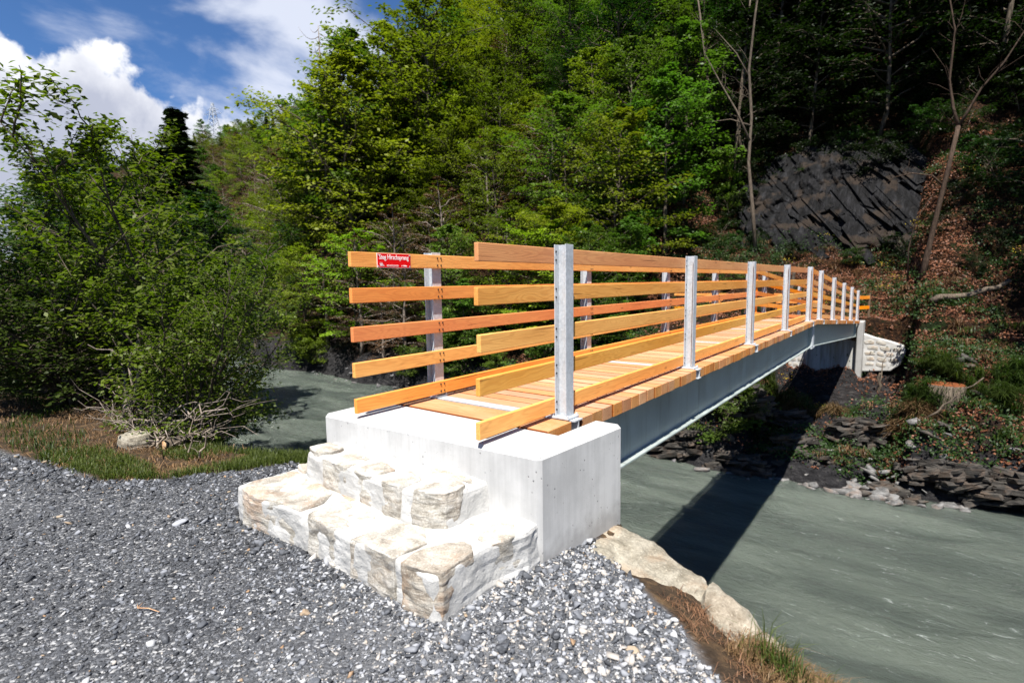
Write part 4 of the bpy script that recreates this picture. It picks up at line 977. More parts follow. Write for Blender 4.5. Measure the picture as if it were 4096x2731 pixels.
# near bank shrubs on the left
sh = lambda s, h, r, st, n=26, leaf=.070, nl=34, **k: grow(s, h, r, base=.10, nb=n, ntw=7, nl=nl, leaf=leaf, flat=.7, up=.85, droop=.05, stems=st, trunk_r=.040, spread=.13, prof=lambda t: 1.05 - .75 * t, wob=.5, **k)
SH = [proto('riverside_shrub', sh(101, 3.3, 1.35, 7, 98, nl=17), 'shrub', 'bark', cat='shrub', crown='leaves', stem='stems'), proto('riverside_shrub', sh(102, 3.6, 1.15, 6, 84, nl=15), 'shrub', 'bark', cat='shrub', crown='leaves', stem='stems'),
      proto('riverside_shrub', sh(103, 4.0, 1.5, 6, 96, leaf=.075, nl=16), 'shrub', 'bark', cat='shrub', crown='leaves', stem='stems')]
def shrub(i, x, y, h, w_, rz, label, mat='shrub', z=None):
    r = SH[i]; s = h / (3.3, 3.6, 4.0)[i]; loc = (x, y, (h1(x, y) if z is None else z) - .08)
    if r.as_pointer() in used: return copy_tree(r, 'riverside_shrub', loc, rz, (s * w_, s * w_, s), mat, label)
    used.add(r.as_pointer()); place(r, loc, rz, (s * w_, s * w_, s)); r['label'] = label; return r
shrub(0, -4.55, -.45, 2.3, .92, 0.4, 'light green multi stemmed shrub nearest the path, leaning over the water')
shrub(1, -5.2, -.25, 3.0, .95, 2.2, 'loose shrub with long upright shoots just left of the nearest shrub')
shrub(2, -7.0, .1, 4.9, .95, 1.0, 'tallest dark shrub whose thin top stands against the white cloud')
shrub(1, -8.8, -.8, 3.6, 1.2, 4.1, 'dark open shrub with a few tall leafy shoots near the left edge', 'deepshrub')
shrub(2, -10.6, -.9, 4.0, 1.35, 3.0, 'dense shrub filling the left edge of the photo', 'deepshrub')
shrub(0, -7.6, -.9, 2.3, 1.3, 5.0, 'low dense shrub in front of the left edge shrubs', 'deepshrub')
shrub(0, -12.5, .6, 3.6, 1.4, 1.5, 'deep green shrub behind the dead branches', 'deepshrub')
shrub(1, -10.0, 1.6, 4.2, 1.3, 0.9, 'dark green shrub standing behind the tallest shrub', 'deepshrub')
shrub(2, -14.5, 2.2, 4.8, 1.4, 5.5, 'leafy shrub farther up the near bank beside the spruce', 'deepshrub')
shrub(0, -6.4, .25, 1.9, 1.0, 3.3, 'small bright shrub on the bank edge behind the loose shrub', 'mid')
put(PS_[1], 'spruce_tree', -24.0, 6.6, 9.9, 'needle', 'dark spruce rising behind the tallest shrub on the near bank', None, rsd=fr, z=-1.2, wide=2.0)
put(PS_[0], 'spruce_tree', -27.5, 6.0, 9.2, 'needle', 'smaller dark spruce left of the tall near bank spruce', None, rsd=fr, z=-1.2, wide=1.15)
for x, y, h, lab in [(-13, 3.2, 4.3, 'dark leafy tree behind the low left shrubs'), (-16.5, 1.2, 5.2, 'dark leafy tree behind the shrub at the left edge'), (-24.5, 6.2, 7.6, 'dark leafy tree directly below the tall near bank spruce'), (-22, 3.4, 7.2, 'dark leafy tree on the near bank left of the spruces'), (-19, 3.0, 5.0, 'dark leafy tree low between the near bank shrubs and the spruces'), (-29, 4.5, 8.0, 'dark leafy tree at the left edge beyond the shrubs')]:
    put(PL[0], 'leafy_tree', x, y, h, 'deep', lab, None, rsd=fr, z=-.9, wide=1.2)

# ------------------------------------------------------------------ stones, gravel, litter, grass
def ico(sub):
    bm = bmesh.new(); bmesh.ops.create_icosphere(bm, subdivisions=sub, radius=1); bm.verts.ensure_lookup_table()
    v = np.array([p.co[:] for p in bm.verts]); f = np.array([[q.index for q in p.verts] for p in bm.faces]); bm.free(); return v, f
def scatter_stones(C, size, rs, tone, flat=.5, sub=1, tilt=.25, hull=0):
    n = len(C)
    if hull:
        HS = [hullshape(q_, hull) for q_ in range(16)]
        idx = rs.randint(0, 16, n)
    else:
        v, f = ico(sub); k = len(v)
    shp = []
    sc = np.stack([rs.uniform(.75, 1.25, n), rs.uniform(.55, .9, n), flat * rs.uniform(.55, 1.2, n)], 1) * size[:, None] * .5
    a = rs.rand(n) * 6.28; tx = rs.randn(n) * tilt; ty = rs.randn(n) * tilt
    def xf(shp, m):
        V = shp * sc[m][:, None, :]; x, y, z = V[..., 0], V[..., 1], V[..., 2]; z = z + tx[m][:, None] * x + ty[m][:, None] * y
        ca, sa = np.cos(a[m])[:, None], np.sin(a[m])[:, None]
        return np.stack([x * ca - y * sa, x * sa + y * ca, z], -1) + C[m][:, None, :]
    if hull:
        VV = []; FF = []; TT = []; off = 0
        for h in range(16):
            m = np.where(idx == h)[0]; hv, hf = HS[h]
            if not len(m): continue
            VV.append(xf(np.repeat(hv[None], len(m), 0), m).reshape(-1, 3)); FF.append((hf[None] + (np.arange(len(m)) * len(hv))[:, None, None]).reshape(-1, 3) + off); TT.append(np.repeat(tone[m], len(hv))); off += len(m) * len(hv)
        return np.concatenate(VV), np.concatenate(FF), np.concatenate(TT)
    for s in range(14):
        w = v.copy(); r_ = np.random.RandomState(s + 50)
        for _ in range(5):                        # cut facets
            d = unit(r_.randn(3)); h = r_.uniform(.45, .8); p = w @ d; w = w - np.outer(np.maximum(p - h, 0), d)
        shp.append(w * (1 + .06 * r_.randn(k, 1)))
    V = xf(np.array(shp)[rs.randint(0, 14, n)], np.arange(n)); F = f[None] + (np.arange(n) * k)[:, None, None]
    return V.reshape(-1, 3), F.reshape(-1, 3), np.repeat(tone, k)
def hullshape(seed, npt):
    """angular broken stone: convex hull of points in a rounded slab"""
    r_ = np.random.RandomState(seed + 900); p = r_.uniform(-1, 1, (npt, 3)); p /= np.maximum(1, np.linalg.norm(p * [1, 1, .8], axis=1))[:, None] ** .8; p[:, 2] = np.sign(p[:, 2]) * np.abs(p[:, 2]) ** .5
    bm = bmesh.new(); vs = [bm.verts.new(q) for q in p]; r = bmesh.ops.convex_hull(bm, input=vs)
    bmesh.ops.delete(bm, geom=[v for v in bm.verts if not v.link_faces], context='VERTS'); bmesh.ops.triangulate(bm, faces=bm.faces[:]); bm.verts.index_update()
    v = np.array([q.co[:] for q in bm.verts]); f = np.array([[q.index for q in t.verts] for t in bm.faces]); bm.free(); return v, f
rs = np.random.RandomState(2)
def gravel_edge(x): return np.interp(x, [-7, -5, -4.1, -3.35, -2.9, -2.6, -2.45, -1.7, .3, .55, .75, 1.05, 1.35, 1.6, 4], [-2.6, -2.02, -1.82, -1.68, -1.32, -.9, -.55, -.5, -.1, -.28, -.45, -.62, -.95, -1.35, -3.6])
def in_steps(x, y): return (x > -1.68) & (x < .27) & (y > -1.40) & (y < .2)
n = 290000
x = rs.uniform(-6.5, 1.75, n); y = rs.uniform(-3.0, .1, n); dist = np.hypot(x - 1.893, y + 2.98)
# keep what lies ahead of the camera
fx = (x - 1.893) * CF.x + (y + 2.98) * CF.y; rx = (x - 1.893) * CR.x + (y + 2.98) * CR.y
edgen = .10 * vnoise(np.stack([x * 5, y * 5, x * 0], -1))
patch = vnoise(np.stack([x * 1.1, y * 2.0, x * 0 + 4], -1)) * .6 + vnoise(np.stack([x * 3, y * 3, x * 0], -1)) * .4
near_edge = np.exp(-np.abs(y - gravel_edge(x)) / .35) + .9 * np.exp(-np.clip(np.maximum(np.maximum(-1.68 - x, x - .27), -1.40 - y), 0, 9) / .30) + .7 * sstep((x - .1) / .6)
dens = np.clip(.22 + .6 * patch + .85 * near_edge, .05, 1) * np.clip(2.6 / dist, .25, 1)
keep = (fx > .8) & (np.abs(rx) < fx * 1.3) & (y < gravel_edge(x) + edgen) & ~in_steps(x, y) & (rs.rand(n) < dens * .75)
x, y, dist, near_edge = x[keep], y[keep], dist[keep], near_edge[keep]; n = len(x)
size = np.exp(rs.randn(n) * .52) * .0100 * (1 + .55 * np.clip(near_edge, 0, 1)) * np.clip(.75 + dist * .12, 1, 1.6); size = np.clip(size, .006, .065)
tone = np.clip(rs.rand(n) ** 1.05 * .76 + .48 * sstep((x + 1.5) / 1.7) * rs.rand(n), 0, .95); odd = rs.rand(n); tone[odd > .985] = rs.uniform(.95, 1, (odd > .985).sum()); wht = (odd < .022 + .035 * sstep((x + 1.4) / 1.6)); tone[wht] = rs.uniform(.86, .95, wht.sum())
z = Hn(x, y) + size * .13
V, F, T = scatter_stones(np.stack([x, y, z], 1), size, rs, tone, flat=.5, hull=13)
o = npmesh('gravel', V, F, M['pebble'], attrs={'tone': T}); tag(o, kind='stuff')
print('gravel stones', n)
# single stones that stand out from the gravel
big = [(-.31, -1.72, .060, .98, 'tan stone lying in the gravel below the steps'), (-1.86, -1.66, .085, .80, 'long flat pale stone in the gravel left of the steps'), (.42, -1.40, .075, .55, 'dark grey flat stone beside the corner of the steps'),
       (.55, -1.32, .055, .6, 'grey split stone next to the corner of the steps'), (.95, -.92, .065, .90, 'smooth white pebble near the soil patch on the right'), (1.02, -1.04, .050, .97, 'reddish tan pebble in the right gravel'), (1.10, -.78, .05, .9, 'pale pebble on the brown soil patch'),
       (.72, -.98, .075, .62, 'slaty grey stone in the right gravel'), (-.62, -2.05, .055, .45, 'rounded blue grey stone in the lower left gravel'), (.12, -1.95, .05, .5, 'oval blue grey stone at the bottom middle of the gravel'), (.62, -1.62, .05, .55, 'rounded grey stone below the step corner'),
       (-1.15, -2.25, .055, .3, 'dark flat stone in the lower left gravel'), (-1.75, -2.05, .045, .7, 'square blue grey stone alone on the left gravel'), (.98, -1.32, .055, .9, 'white stone at the lower right of the gravel')]
for i, (x, y, s_, tn, lab) in enumerate(big):
    V, F, T = scatter_stones(np.array([[0, 0, s_ * .12]]), np.array([s_ * 1.15]), np.random.RandomState(i + 9), np.array([tn]), flat=.5, sub=3, tilt=.1)
    o = npmesh('stone', V, F, M['pebble'], smooth=False, attrs={'tone': T}, loc=(x, y, h1(x, y))); tag(o, lab, 'stone')

# boulders holding the bank on the right and on the left of the abutment
def boulder(poly, z0, z1, label, seed, mat='boulder', amp=.020, bev=.06, slope=(0, 0)):
    cx = sum(p[0] for p in poly) / len(poly); cy = sum(p[1] for p in poly) / len(poly)
    o = rough_block('boulder', [(x - cx, y - cy) for x, y in poly], z0 - z1, 0, M[mat], None, seed, amp=amp, bev=bev, cuts=6, loc=(cx, cy, z1), topw=lambda x, y: slope[0] * x + slope[1] * y)
    return tag(o, label, 'boulder')
boulder([(.24, -.26), (.36, .10), (.56, .12), (.78, .07), (1.02, -.02), (1.10, -.20), (.90, -.36), (.62, -.36)], -1.9, -.715, 'large tan boulder at the foot of the abutment side above the water', 2, slope=(-.16, .02))
boulder([(1.04, -.05), (1.30, -.17), (1.54, -.34), (1.66, -.52), (1.52, -.60), (1.26, -.46), (1.06, -.30)], -1.9, -.80, 'long pale boulder along the bank edge on the right', 5, slope=(-.20, .05))
boulder([(-3.0, -.62), (-2.55, -.42), (-2.2, -.36), (-2.1, -.55), (-2.5, -.68), (-2.9, -.80)], -1.4, -.66, 'flat pale boulder in the grass at the bank edge left of the steps', 7, 'gneiss', bev=.05)
boulder([(-2.15, -.62), (-1.8, -.42), (-1.62, -.50), (-1.62, -.82), (-1.9, -.86), (-2.1, -.75)], -1.3, -.58, 'tan flat boulder touching the left end of the steps', 8, 'gneiss', bev=.05)
boulder([(-4.72, -1.02), (-4.50, -.92), (-4.32, -1.0), (-4.34, -1.18), (-4.58, -1.22)], -.9, -.56, 'grey boulder lying under the near shrubs', 9, 'boulder', bev=.05)

# slate rubble along the far waterline
SR = []
for k in range(5):
    r_ = np.random.RandomState(k + 31); V, F, T = scatter_stones(np.zeros((1, 3)), np.array([1.0]), r_, np.array([.5]), flat=(.35, .25, .5, .3, .6)[k], tilt=.1, hull=18)
    SR.append((V, F))
RM = []
g_ = random.Random(12); first = {}
def rubble(x, y, s_, grp, lab, sink=.25, mat='slate'):
    k = g_.randrange(5)
    if (k, mat) not in first:
        o = npmesh('shore_rock', SR[k][0], SR[k][1], M[mat]); first[(k, mat)] = o
    else:
        o = first[(k, mat)].copy(); COL.objects.link(o)
    o.location = (x, y, max(h1(x, y), -5.05) + s_ * .12); o.scale = (s_ * g_.uniform(.8, 1.5), s_ * g_.uniform(.6, 1), s_ * g_.uniform(.6, 1.0)); o.rotation_euler = (g_.uniform(-.5, .5), g_.uniform(-.5, .5), g_.uniform(0, 6.28)); return tag(o, lab, 'rock', grp)
for k in range(150):
    x = g_.choice((g_.uniform(-5, 6), g_.gauss(.9, 1.3))); y = float(shore(x)) + abs(g_.gauss(0, .85)) - .10; rubble(x, y, g_.choice((.2, .26, .34, .44, .55)) * g_.uniform(.7, 1.2), 'slate rubble at the far waterline', 'loose slate rock at the far waterline near the bridge', mat='rubble')
for k in range(50):
    x = g_.uniform(-32, -4); y = float(shore(x)) + abs(g_.gauss(0, .4)) - .1; rubble(x, y, g_.uniform(.25, .7), 'dark rocks at the foot of the wooded slope', 'dark rock at the waterline under the wooded slope')
for k, (x, y, w_, d_, h_, lab) in enumerate([(2.7, 14.9, .95, .45, .42, 'broad dark rock ledge at the water on the right'), (4.3, 15.2, 1.3, .6, .60, 'biggest dark rock ledge at the right edge of the far bank'), (1.5, 14.5, .7, .4, .4, 'rounded dark rock at the right end of the pale rubble'), (5.6, 16.0, 1.3, .8, .9, 'dark rock ledge running out of the photo on the right'),
        (-2.4, 14.2, 1.0, .5, .6, 'dark rock ledge at the water left of the bridge shadow'), (-4.2, 14.3, 1.2, .5, .7, 'dark rock ledge seen under the girder at the waterline'), (-.9, 15.3, .9, .5, .6, 'dark rock in the bridge shadow on the far bank'), (-3.2, 15.6, 1.3, .6, .8, 'dark earthy ledge below the far abutment'), (.6, 16.6, .8, .5, .5, 'dark rock right of the bridge shadow on the far bank'), (-1.9, 17.0, 1.2, .6, .7, 'dark ledge just below the abutment wall')]):
    poly = [(math.cos(a) * w_ * (1 + .25 * math.sin(a * 3 + k)) * .8, math.sin(a) * d_ * (1 + .2 * math.cos(a * 2 + k))) for a in [6.283 * q_ / 9 for q_ in range(9)]]
    mb = MB(); rk = random.Random(k + 77); nl_ = int(14 + 26 * h_)
    for q_ in range(nl_ * 4):
        zz = rk.uniform(-h_ * .9, h_ * .42); f_ = 1.15 - .75 * max(0, (zz + h_ * .2) / h_); cx = rk.uniform(-.75, .75) * w_ * f_; cy = rk.uniform(-.8, .6) * d_ * f_; th = rk.uniform(.025, .075); L = rk.uniform(.16, .42) * w_; Wd = rk.uniform(.2, .45) * d_; ti = .16 + rk.gauss(0, .16); ty_ = -.15 + rk.gauss(0, .16); an = rk.uniform(-.7, .6); ca, sa = math.cos(an), math.sin(an); vs = []
        for sd in (-1, 1):
            for i_, j_ in ((-1, -1), (0, -1.25), (1, -.8), (1, 1), (-1, 1)):
                a_ = i_ * L * rk.uniform(.7, 1.1); b_ = j_ * Wd * rk.uniform(.7, 1.1); vs.append((cx + a_ * ca - b_ * sa, cy + a_ * sa + b_ * ca, zz + sd * th + a_ * ti + b_ * ty_ + rk.uniform(-.012, .012)))
        mb.add(vs, [(4, 3, 2, 1, 0), (5, 6, 7, 8, 9)] + [(i_, (i_ + 1) % 5, 5 + (i_ + 1) % 5, 5 + i_) for i_ in range(5)])
    o = mb.build('shore_rock', M['ledge'], None, bevel=.008, loc=(x, y, h1(x, y) + .08)); tag(o, lab, 'rock')
for k in range(60):
    x = g_.uniform(-7, 3.5); y = float(shore(x)) + g_.uniform(.1, 4.5); rubble(x, y, g_.uniform(.3, .75), 'dark rocks on the bank below the far abutment', 'dark broken rock on the bank below the far abutment', mat='ledge')
for x, y, s_, lab in [(-8.8, 24.0, 1.4, 'large grey rock beside the path seen between the upper rails'), (-7.0, 23.6, .9, 'middle grey rock beside the path seen between the rails'), (-10.2, 24.2, 1.1, 'left grey rock beside the path behind the railing')]:
    o = rubble(x, y, s_, None, lab, mat='gneiss')

# fallen leaves and low plants on the far bank
def on_far(n, seed, x0, x1, t0, t1, dens):
    r_ = np.random.RandomState(seed); x = r_.uniform(x0, x1, n); y = shore(x) + r_.uniform(t0, t1, n); z = Hn(x, y)
    P = np.stack([x, y, z], 1); k = dens(P, r_); P = P[k]
    P[:, 2] += rough_far(P) * sstep((P[:, 1] - shore(P[:, 0])) / .3) * (1 - .7 * (np.abs(P[:, 2] + .80) < .25)); return P, r_
def slopeN(n): return np.tile(np.array([0, -.5, .85]), (n, 1))
nz = lambda P, s, k=0: fbm(P * s + k, 3)
P, r_ = on_far(190000, 1, -14, 8, .8, 17, lambda P, r: (nz(P, .5) + .6 * r.rand(len(P)) > .0) & ~((P[:, 0] > -4) & (P[:, 0] < 1.2) & (P[:, 1] < 21.1) & (r.rand(len(P)) < .85)) & ~((np.abs(P[:, 2] + .80) < .12) & (P[:, 1] < 22.8)))
V, F, T = leaves(P + [0, 0, .03], slopeN(len(P)), .085, r_, jit=.6); o = npmesh('leaf_litter', V, F, M['litter'], attrs={'tone': T}); tag(o, kind='stuff')
def tufts(P, r_, nb, h, spread, mat, name, droop=.6, wid=.010, fwd=(0, -.3)):
    n = len(P) * nb; B = np.repeat(P, nb, 0) + r_.randn(n, 3) * [spread, spread, 0]; a = r_.rand(n) * 6.28; hh = h * r_.uniform(.5, 1.2, n); ln = r_.uniform(.15, 1.0, n) * droop
    d = np.stack([np.cos(a) + fwd[0], np.sin(a) + fwd[1], a * 0], 1); s = np.stack([-np.sin(a), np.cos(a), a * 0], 1) * (wid * r_.uniform(.6, 1.3, n))[:, None]
    m = B + d * (ln * hh * .35)[:, None] + np.array([0, 0, 1]) * (hh * .62)[:, None]; e = B + d * (ln * hh * .95)[:, None] + np.array([0, 0, 1]) * (hh * (1 - .55 * ln))[:, None]
    V = np.stack([B - s, B + s, m + s * .8, m - s * .8, e + s * .1, e - s * .1], 1).reshape(-1, 3); i = np.arange(n)[:, None] * 6
    F = np.concatenate([i + [0, 1, 2, 3], i + [3, 2, 4, 5]], 0); t = np.repeat(r_.rand(n), 6)
    o = npmesh(name, V, F, M[mat], attrs={'tone': t}); return tag(o, kind='stuff')
P, r_ = on_far(5200, 2, -13, 7.5, .9, 16, lambda P, r: (nz(P, .45, 5) > -.02) & ~((np.abs(P[:, 2] + .80) < .12)) & ~((P[:, 1] > 19.2) & (P[:, 1] < 22.2) & (P[:, 0] > -3) & (P[:, 0] < 1.8)))
n = len(P); C = np.repeat(P, 34, 0) + r_.randn(n * 34, 3) * [.17, .17, .09] + [0, 0, .12]
V, F, T = leaves(C, slopeN(len(C)), .085, r_, jit=.5); o = npmesh('ground_cover', V, F, M['deep'], attrs={'tone': T * .8}); tag(o, kind='stuff')
P, r_ = on_far(700, 3, -7, 6, 1.5, 9, lambda P, r: (nz(P, .6, 9) > .10) & ((P[:, 1] < 19.0) | (P[:, 0] > 1.9))); tufts(P, r_, 34, .32, .10, 'fargrass', 'grass', droop=1.1, wid=.012)
P, r_ = on_far(650, 4, -7, 6, 1.2, 15, lambda P, r: (nz(P, .6, 14) > .15) & ((P[:, 1] < 19.0) | (P[:, 0] > 1.9) | (P[:, 1] > 23.5))); tufts(P, r_, 30, .32, .09, 'farstraw', 'dry_grass', droop=1.3, wid=.012)
for (x, y, s_, c) in [(-.75, 18.2, .5, 0), (-1.4, 18.0, .5, 1), (.2, 18.4, .35, 0), (-.2, 18.0, .3, 1), (-2.6, 18.9, .6, 0), (-1.7, 18.3, .4, 0), (2.2, 17.2, .5, 0), (1.9, 16.8, .4, 1), (2.6, 18.2, .6, 0), (4.4, 18.5, .7, 0), (3.9, 17.6, .6, 0), (-2.6, 16.5, .5, 0)]:
    r_ = np.random.RandomState(int(abs(x) * 100)); P = np.stack([x + r_.randn(26) * s_ * .5, y + r_.randn(26) * s_ * .35, r_.rand(26) * 0], 1); P[:, 2] = Hn(P[:, 0], P[:, 1]); tufts(P, r_, 60, .5, .06, 'farstraw' if c else 'fargrass', 'dry_grass' if c else 'grass', droop=1.1, wid=.012, fwd=(0, -.9))
P, r_ = on_far(60, 8, -6, 6, 2.5, 17, lambda P, r: (r.rand(len(P)) < .6) & ~((P[:, 1] > 21) & (P[:, 1] < 24))); C = np.repeat(P, 22, 0) + r_.randn(len(P) * 22, 3) * [.16, .16, .08] + [0, 0, .3]
V, F, T = leaves(C, slopeN(len(C)), .06, r_); o = npmesh('yellow_flowers', V, F, M['flower'], attrs={'tone': T}); tag(o, kind='stuff')

# near bank: grass strip, dry grass, soil litter
r_ = np.random.RandomState(17)
def strip(n, x0, x1, f0, f1, cond=lambda x, y: x == x):
    x = r_.uniform(x0, x1, n); u = r_.rand(n); y = f0(x) * (1 - u) + f1(x) * u; k = cond(x, y); x, y = x[k], y[k]; return np.stack([x, y, Hn(x, y) - .005], 1)
ge = lambda x: gravel_edge(x) + .02
P = strip(1700, -4.6, -1.75, ge, lambda x: edge(x) + .1, lambda x, y: vnoise(np.stack([x * 1.6, y * 2.5, x * 0], 1)) > -.22); tufts(P, r_, 12, .085, .03, 'grass', 'grass', droop=.9, wid=.0026, fwd=(0, 0))
P = strip(220, -3.3, -1.75, ge, lambda x: edge(x) - .05, lambda x, y: vnoise(np.stack([x * 1.6, y * 2.5, x * 0], 1)) < .05); tufts(P, r_, 14, .05, .04, 'straw', 'dry_grass', droop=2.0, wid=.002, fwd=(0, 0))
P = strip(520, -11, -4.3, lambda x: ge(x) + .05, lambda x: edge(x) + .3, lambda x, y: vnoise(np.stack([x * 1.1, y * 2.5, x * 0], 1)) > .0); tufts(P, r_, 14, .11, .07, 'fargrass', 'grass', droop=1.0, wid=.004, fwd=(0, 0))
P = strip(350, -8, -3.2, lambda x: ge(x) + .02, lambda x: edge(x) + .1); tufts(P, r_, 10, .07, .07, 'straw', 'dry_grass', droop=2.2, wid=.003, fwd=(0, 0))
P = strip(130, .95, 1.9, lambda x: ge(x) + .02, lambda x: edge(x) - .16, lambda x, y: vnoise(np.stack([x * 5, y * 5, x * 0], 1)) > -.1); tufts(P, r_, 12, .045, .03, 'straw', 'dry_grass', droop=2.6, wid=.0016, fwd=(0, 0))
P = strip(170, 1.30, 1.8, lambda x: edge(x) - .36, lambda x: edge(x) - .10); tufts(P, r_, 24, .07, .03, 'straw', 'dry_grass', droop=2.2, wid=.0016, fwd=(.3, .5))
def grass_clump(x, y, nb, h, label, seed):
    q = np.random.RandomState(seed); o = tufts(np.zeros((1, 3)), q, nb, h, .035, 'grass', 'grass_tuft', droop=.75, wid=.0022, fwd=(0, 0)); del o['kind']; o.location = (x, y, h1(x, y) - .01); return tag(o, label, 'grass tuft')
grass_clump(1.50, -.66, 110, .21, 'tall green grass tuft at the bank edge in the lower right corner', 1)
grass_clump(1.58, -.72, 70, .16, 'shorter grass tuft right of the tall one in the lower right corner', 2)
grass_clump(1.40, -.60, 22, .26, 'sparse grass tuft with the longest seed stalks beside the pale boulder', 3)

# brushwood, cut logs and stems under the near shrubs
def branch_thing(name, paths, mat, label, cat, loc):
    root = MB()
    for pts_, r0, r1 in paths:
        m = len(pts_); root.tube(pts_, [r0 + (r1 - r0) * i / (m - 1) for i in range(m)], 7)
    o = root.build(name, M[mat], None, smooth=True, loc=loc); return tag(o, label, cat)
def crooked(a, b, n, w, q):
    a, b = np.array(a, float), np.array(b, float); L = np.linalg.norm(b - a); return [tuple(a + (b - a) * k / n + (q.randn(3) * w * L if 0 < k < n else 0)) for k in range(n + 1)]
q = np.random.RandomState(9)
zb = lambda x, y: h1(x, y)
deads = [((-8.3, -.9), (0, 0, .75), (1.9, .35, .15), .030, 'long pale dead branch sloping down at the left edge', 1), ((-5.9, -.75), (0, 0, 0), (.35, .1, 1.0), .035, 'peeled orange broken branch standing up left of the shrub stems', 1), ((-5.6, -.8), (0, 0, 0), (-.5, .1, .75), .03, 'forked dead branch leaning left in the brush pile', 0),
         ((-5.3, -.85), (0, 0, .05), (1.9, .2, .45), .018, 'thin dead branch lying across the brush pile', 0), ((-5.2, -.9), (0, 0, .05), (.15, .1, 1.1), .028, 'upright dead stem in the middle of the brush pile', 0), ((-4.9, -.95), (0, 0, .08), (.9, -.1, .05), .030, 'short grey log lying on the ground before the shrub stems', 1),
         ((-4.6, -.9), (0, 0, 0), (1.2, .3, .6), .012, 'thin curved twig bending right out of the brush', 0), ((-3.35, -.95), (0, 0, 0), (.22, .05, .38), .011, 'cut pale stake leaning right at the grass edge', 1), ((-3.6, -.92), (0, 0, 0), (.05, .05, .45), .010, 'cut pale stake standing beside the leaning one', 1),
         ((-7.4, -.6), (0, 0, .2), (-.1, 0, 1.2), .022, 'curved bare stem rising at the far left of the brush', 1)]
for (x, y), a, b, r0, lab, pale_ in deads:
    pa = crooked(a, b, 7, .035, q); pts_ = [(pa, r0, r0 * .4)]
    for k in range(5):
        s0 = np.array(pa[q.randint(2, 7)]); d = unit(np.array(b) - np.array(a)) * .6 + q.randn(3) * .5; d[2] = abs(d[2]) * .7; pts_.append((crooked(s0, s0 + d * np.linalg.norm(np.array(b)) * .33, 4, .06, q), r0 * .4, r0 * .12))
    branch_thing('dead_branch', pts_, 'palebark' if pale_ else 'greybark', lab, 'branch', (x, y, zb(x, y)))
br_ = MB()
for k in range(150):
    x = q.uniform(-5.9, -3.9); y = q.uniform(-1.0, -.55); a = (x, y, zb(x, y) + q.uniform(0, .15)); d = q.randn(3) * [.5, .2, .22]; d[2] = abs(d[2]); pp = crooked(a, np.array(a) + d, 4, .05, q); br_.tube(pp, list(np.linspace(q.uniform(.004, .009), .002, 5)), 4)
tag(br_.build('brushwood', M['greybark'], None), kind='stuff')
lg = empty('cut_log', (-4.02, -.98, zb(-4.02, -.98) + .05)); tag(lg, 'short log with a fresh orange cut face below the near shrubs', 'log')
m = MB(); m.tube([(0, 0, 0), (-.06, .3, .01)], [.055, .05], 12); m.build('bark', M['bark'], lg, smooth=True); m = MB(); m.cyl((0, -.008, 0), .052, .006, 'y', 14); m.build('cut_face', M['chip'], lg)
# fallen seed stalk on the gravel
x, y = -.98, -2.18; branch_thing('straw_stalk', [([(0, 0, .01), (.05, .03, .012), (.12, .05, .01)], .0022, .0016), ([(0, 0, .01), (-.03, .01, .015)], .0014, .0006), ([(0, 0, .01), (-.02, .03, .015)], .0014, .0006)], 'chip', 'yellow straw stalk lying alone on the lower left gravel', 'stalk', (x, y, h1(x, y) + .004))

# far bank: stump, fallen stems, path railings
x, y = 2.65, 17.3; st = empty('tree_stump', (x, y, h1(x, y) - .75)); tag(st, 'cut tree stump with an orange top on the right of the far bank', 'stump')
m = MB(); m.tube([(0, 0, -.6), (0, 0, .5), (0, .02, 1.05)], [.62, .52, .47], 16); m.build('trunk', M['bark'], st, smooth=True); m = MB(); m.cyl((0, .02, 1.045), .465, .02, 'z', 16); m.build('cut_top', M['stump'], st)
for (x, y), a, b, r0, lab in [((2.2, 21.0), (0, 0, .2), (2.1, 1.0, .9), .13, 'pale fallen trunk lying uphill behind the stump'), ((2.2, 16.0), (0, 0, .1), (1.2, .3, 1.35), .03, 'thin bare branch leaning over the dark rocks on the right'), ((.8, 20.3), (0, 0, -.9), (.1, -.1, .5), .08, 'peeling root hanging beside the masonry wing wall'), ((-5.4, 24.6), (0, 0, .15), (1.8, .9, .6), .06, 'fallen branch on the leaf slope above the railing'), ((-.9, 14.3), (0, 0, .1), (.25, -.4, -.6), .02, 'small stick at the waterline in the bridge shadow')]:
    branch_thing('fallen_branch', [(crooked(a, b, 6, .03, q), r0, r0 * .5)] + [(crooked(np.array(b) * .6 + np.array(a) * .4, np.array(b) * .8 + q.randn(3) * .3, 3, .05, q), r0 * .35, r0 * .1)], 'thinbark', lab, 'branch', (x, y, h1(x, y)))
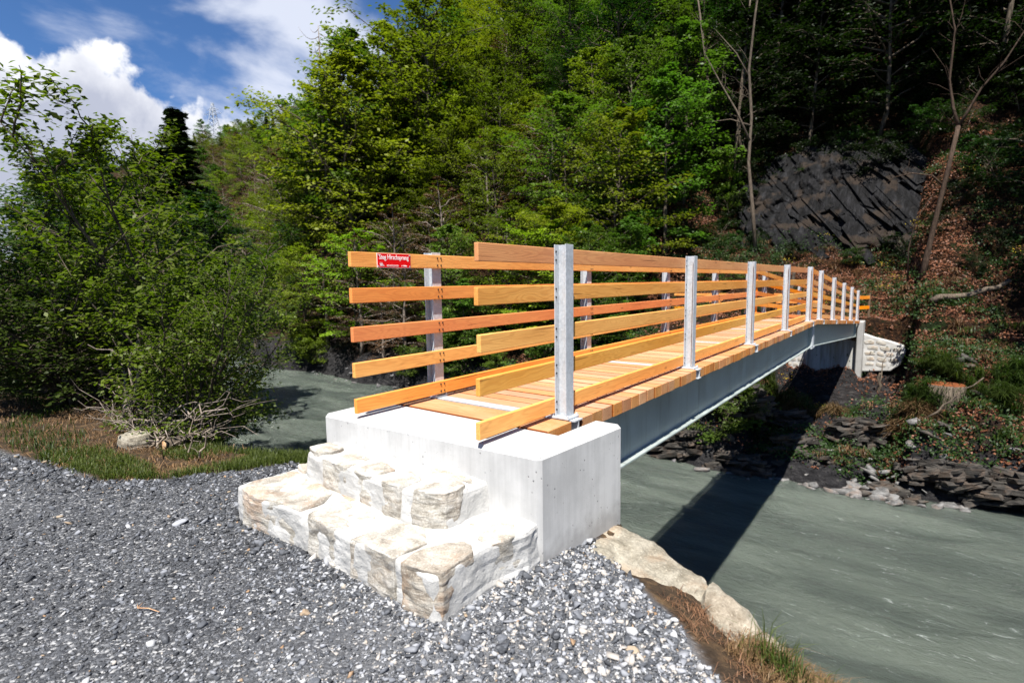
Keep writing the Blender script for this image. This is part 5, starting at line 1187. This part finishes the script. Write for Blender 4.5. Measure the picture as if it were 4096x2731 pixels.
def fence(name, posts, rails, label):
    root = empty(name, (0, 0, 0)); tag(root, label, 'fence')
    for x, y, z0, z1 in posts:
        m = MB(); m.cyl((x, y, z0 - .3), .05, z1 - z0 + .3, 'z', 10); m.build('post', M['brownpost'], root)
    for a, b, h in rails:
        m = MB(); a = Vector(a); b = Vector(b); s = Vector((0, 0, h / 2)); t = (b - a).cross(Vector((0, 0, 1))).normalized() * .015
        m.add([a - s - t, a - s + t, a + s + t, a + s - t, b - s - t, b - s + t, b + s + t, b + s - t], [(0, 1, 2, 3), (7, 6, 5, 4), (0, 4, 5, 1), (1, 5, 6, 2), (2, 6, 7, 3), (3, 7, 4, 0)]); m.build('rail', M['rail'], root, bevel=.003)
fence('path_fence', [(.27, 22.8, -.80, .30)], [((-.06, 22.15, .14), (.28, 22.76, .14), .13), ((-.06, 22.15, -.26), (.28, 22.76, -.26), .13)], 'short wooden fence with one round brown post at the right end of the bridge')
zl = -.76
fence('path_fence', [(-1.5, 22.5, zl, .32), (-3.5, 22.55, zl, .32), (-5.6, 22.6, zl, .32), (-7.6, 22.8, zl, .32)], [((-1.22, 22.15, h), (-1.5, 22.46, h), .12) for h in (.24, -.06, -.40)] + [((-1.5, 22.44, h), (-7.7, 22.72, h), .12) for h in (.24, -.06, -.40)], 'wooden fence with light rails running left along the path beyond the bridge')

# power pylon on the far ridge
px, py = -228, 102; pz = h1(px, py) ; R0 = MB(); Hh = .93 + math.hypot(px - 1.9, py + 3) * math.tan(R(16.15)) - pz; Hb = Hh
def pw(z): return 2.6 * (1 - z / Hb) + .25
lv = np.linspace(0, Hb, 12)
for sx, sy in ((1, 1), (1, -1), (-1, 1), (-1, -1)):
    R0.tube([(sx * pw(z), sy * pw(z), z) for z in lv], [.13] * 12, 4)
for a, b in zip(lv[:-1], lv[1:]):
    for sx, sy, tx, ty in ((1, 1, -1, 1), (-1, 1, -1, -1), (-1, -1, 1, -1), (1, -1, 1, 1)):
        R0.tube([(sx * pw(a), sy * pw(a), a), (tx * pw(b), ty * pw(b), b)], [.07, .07], 3); R0.tube([(tx * pw(a), ty * pw(a), a), (sx * pw(b), sy * pw(b), b)], [.07, .07], 3)
py_o = empty('power_pylon', (px, py, pz), R(25)); tag(py_o, 'lattice power pylon on the distant ridge against the white cloud', 'pylon'); R0.build('lattice_mast', M['galv'], py_o)
for f, L in ((.86, 2.8), (.78, 4.0)):
    m = MB(); z = Hb * f
    for s_ in (-1, 1): m.tube([(0, 0, z + .9), (s_ * L, 0, z)], [.12, .06], 4); m.tube([(0, 0, z - .5), (s_ * L, 0, z)], [.12, .06], 4)
    m.build('cross_arm', M['galv'], py_o)
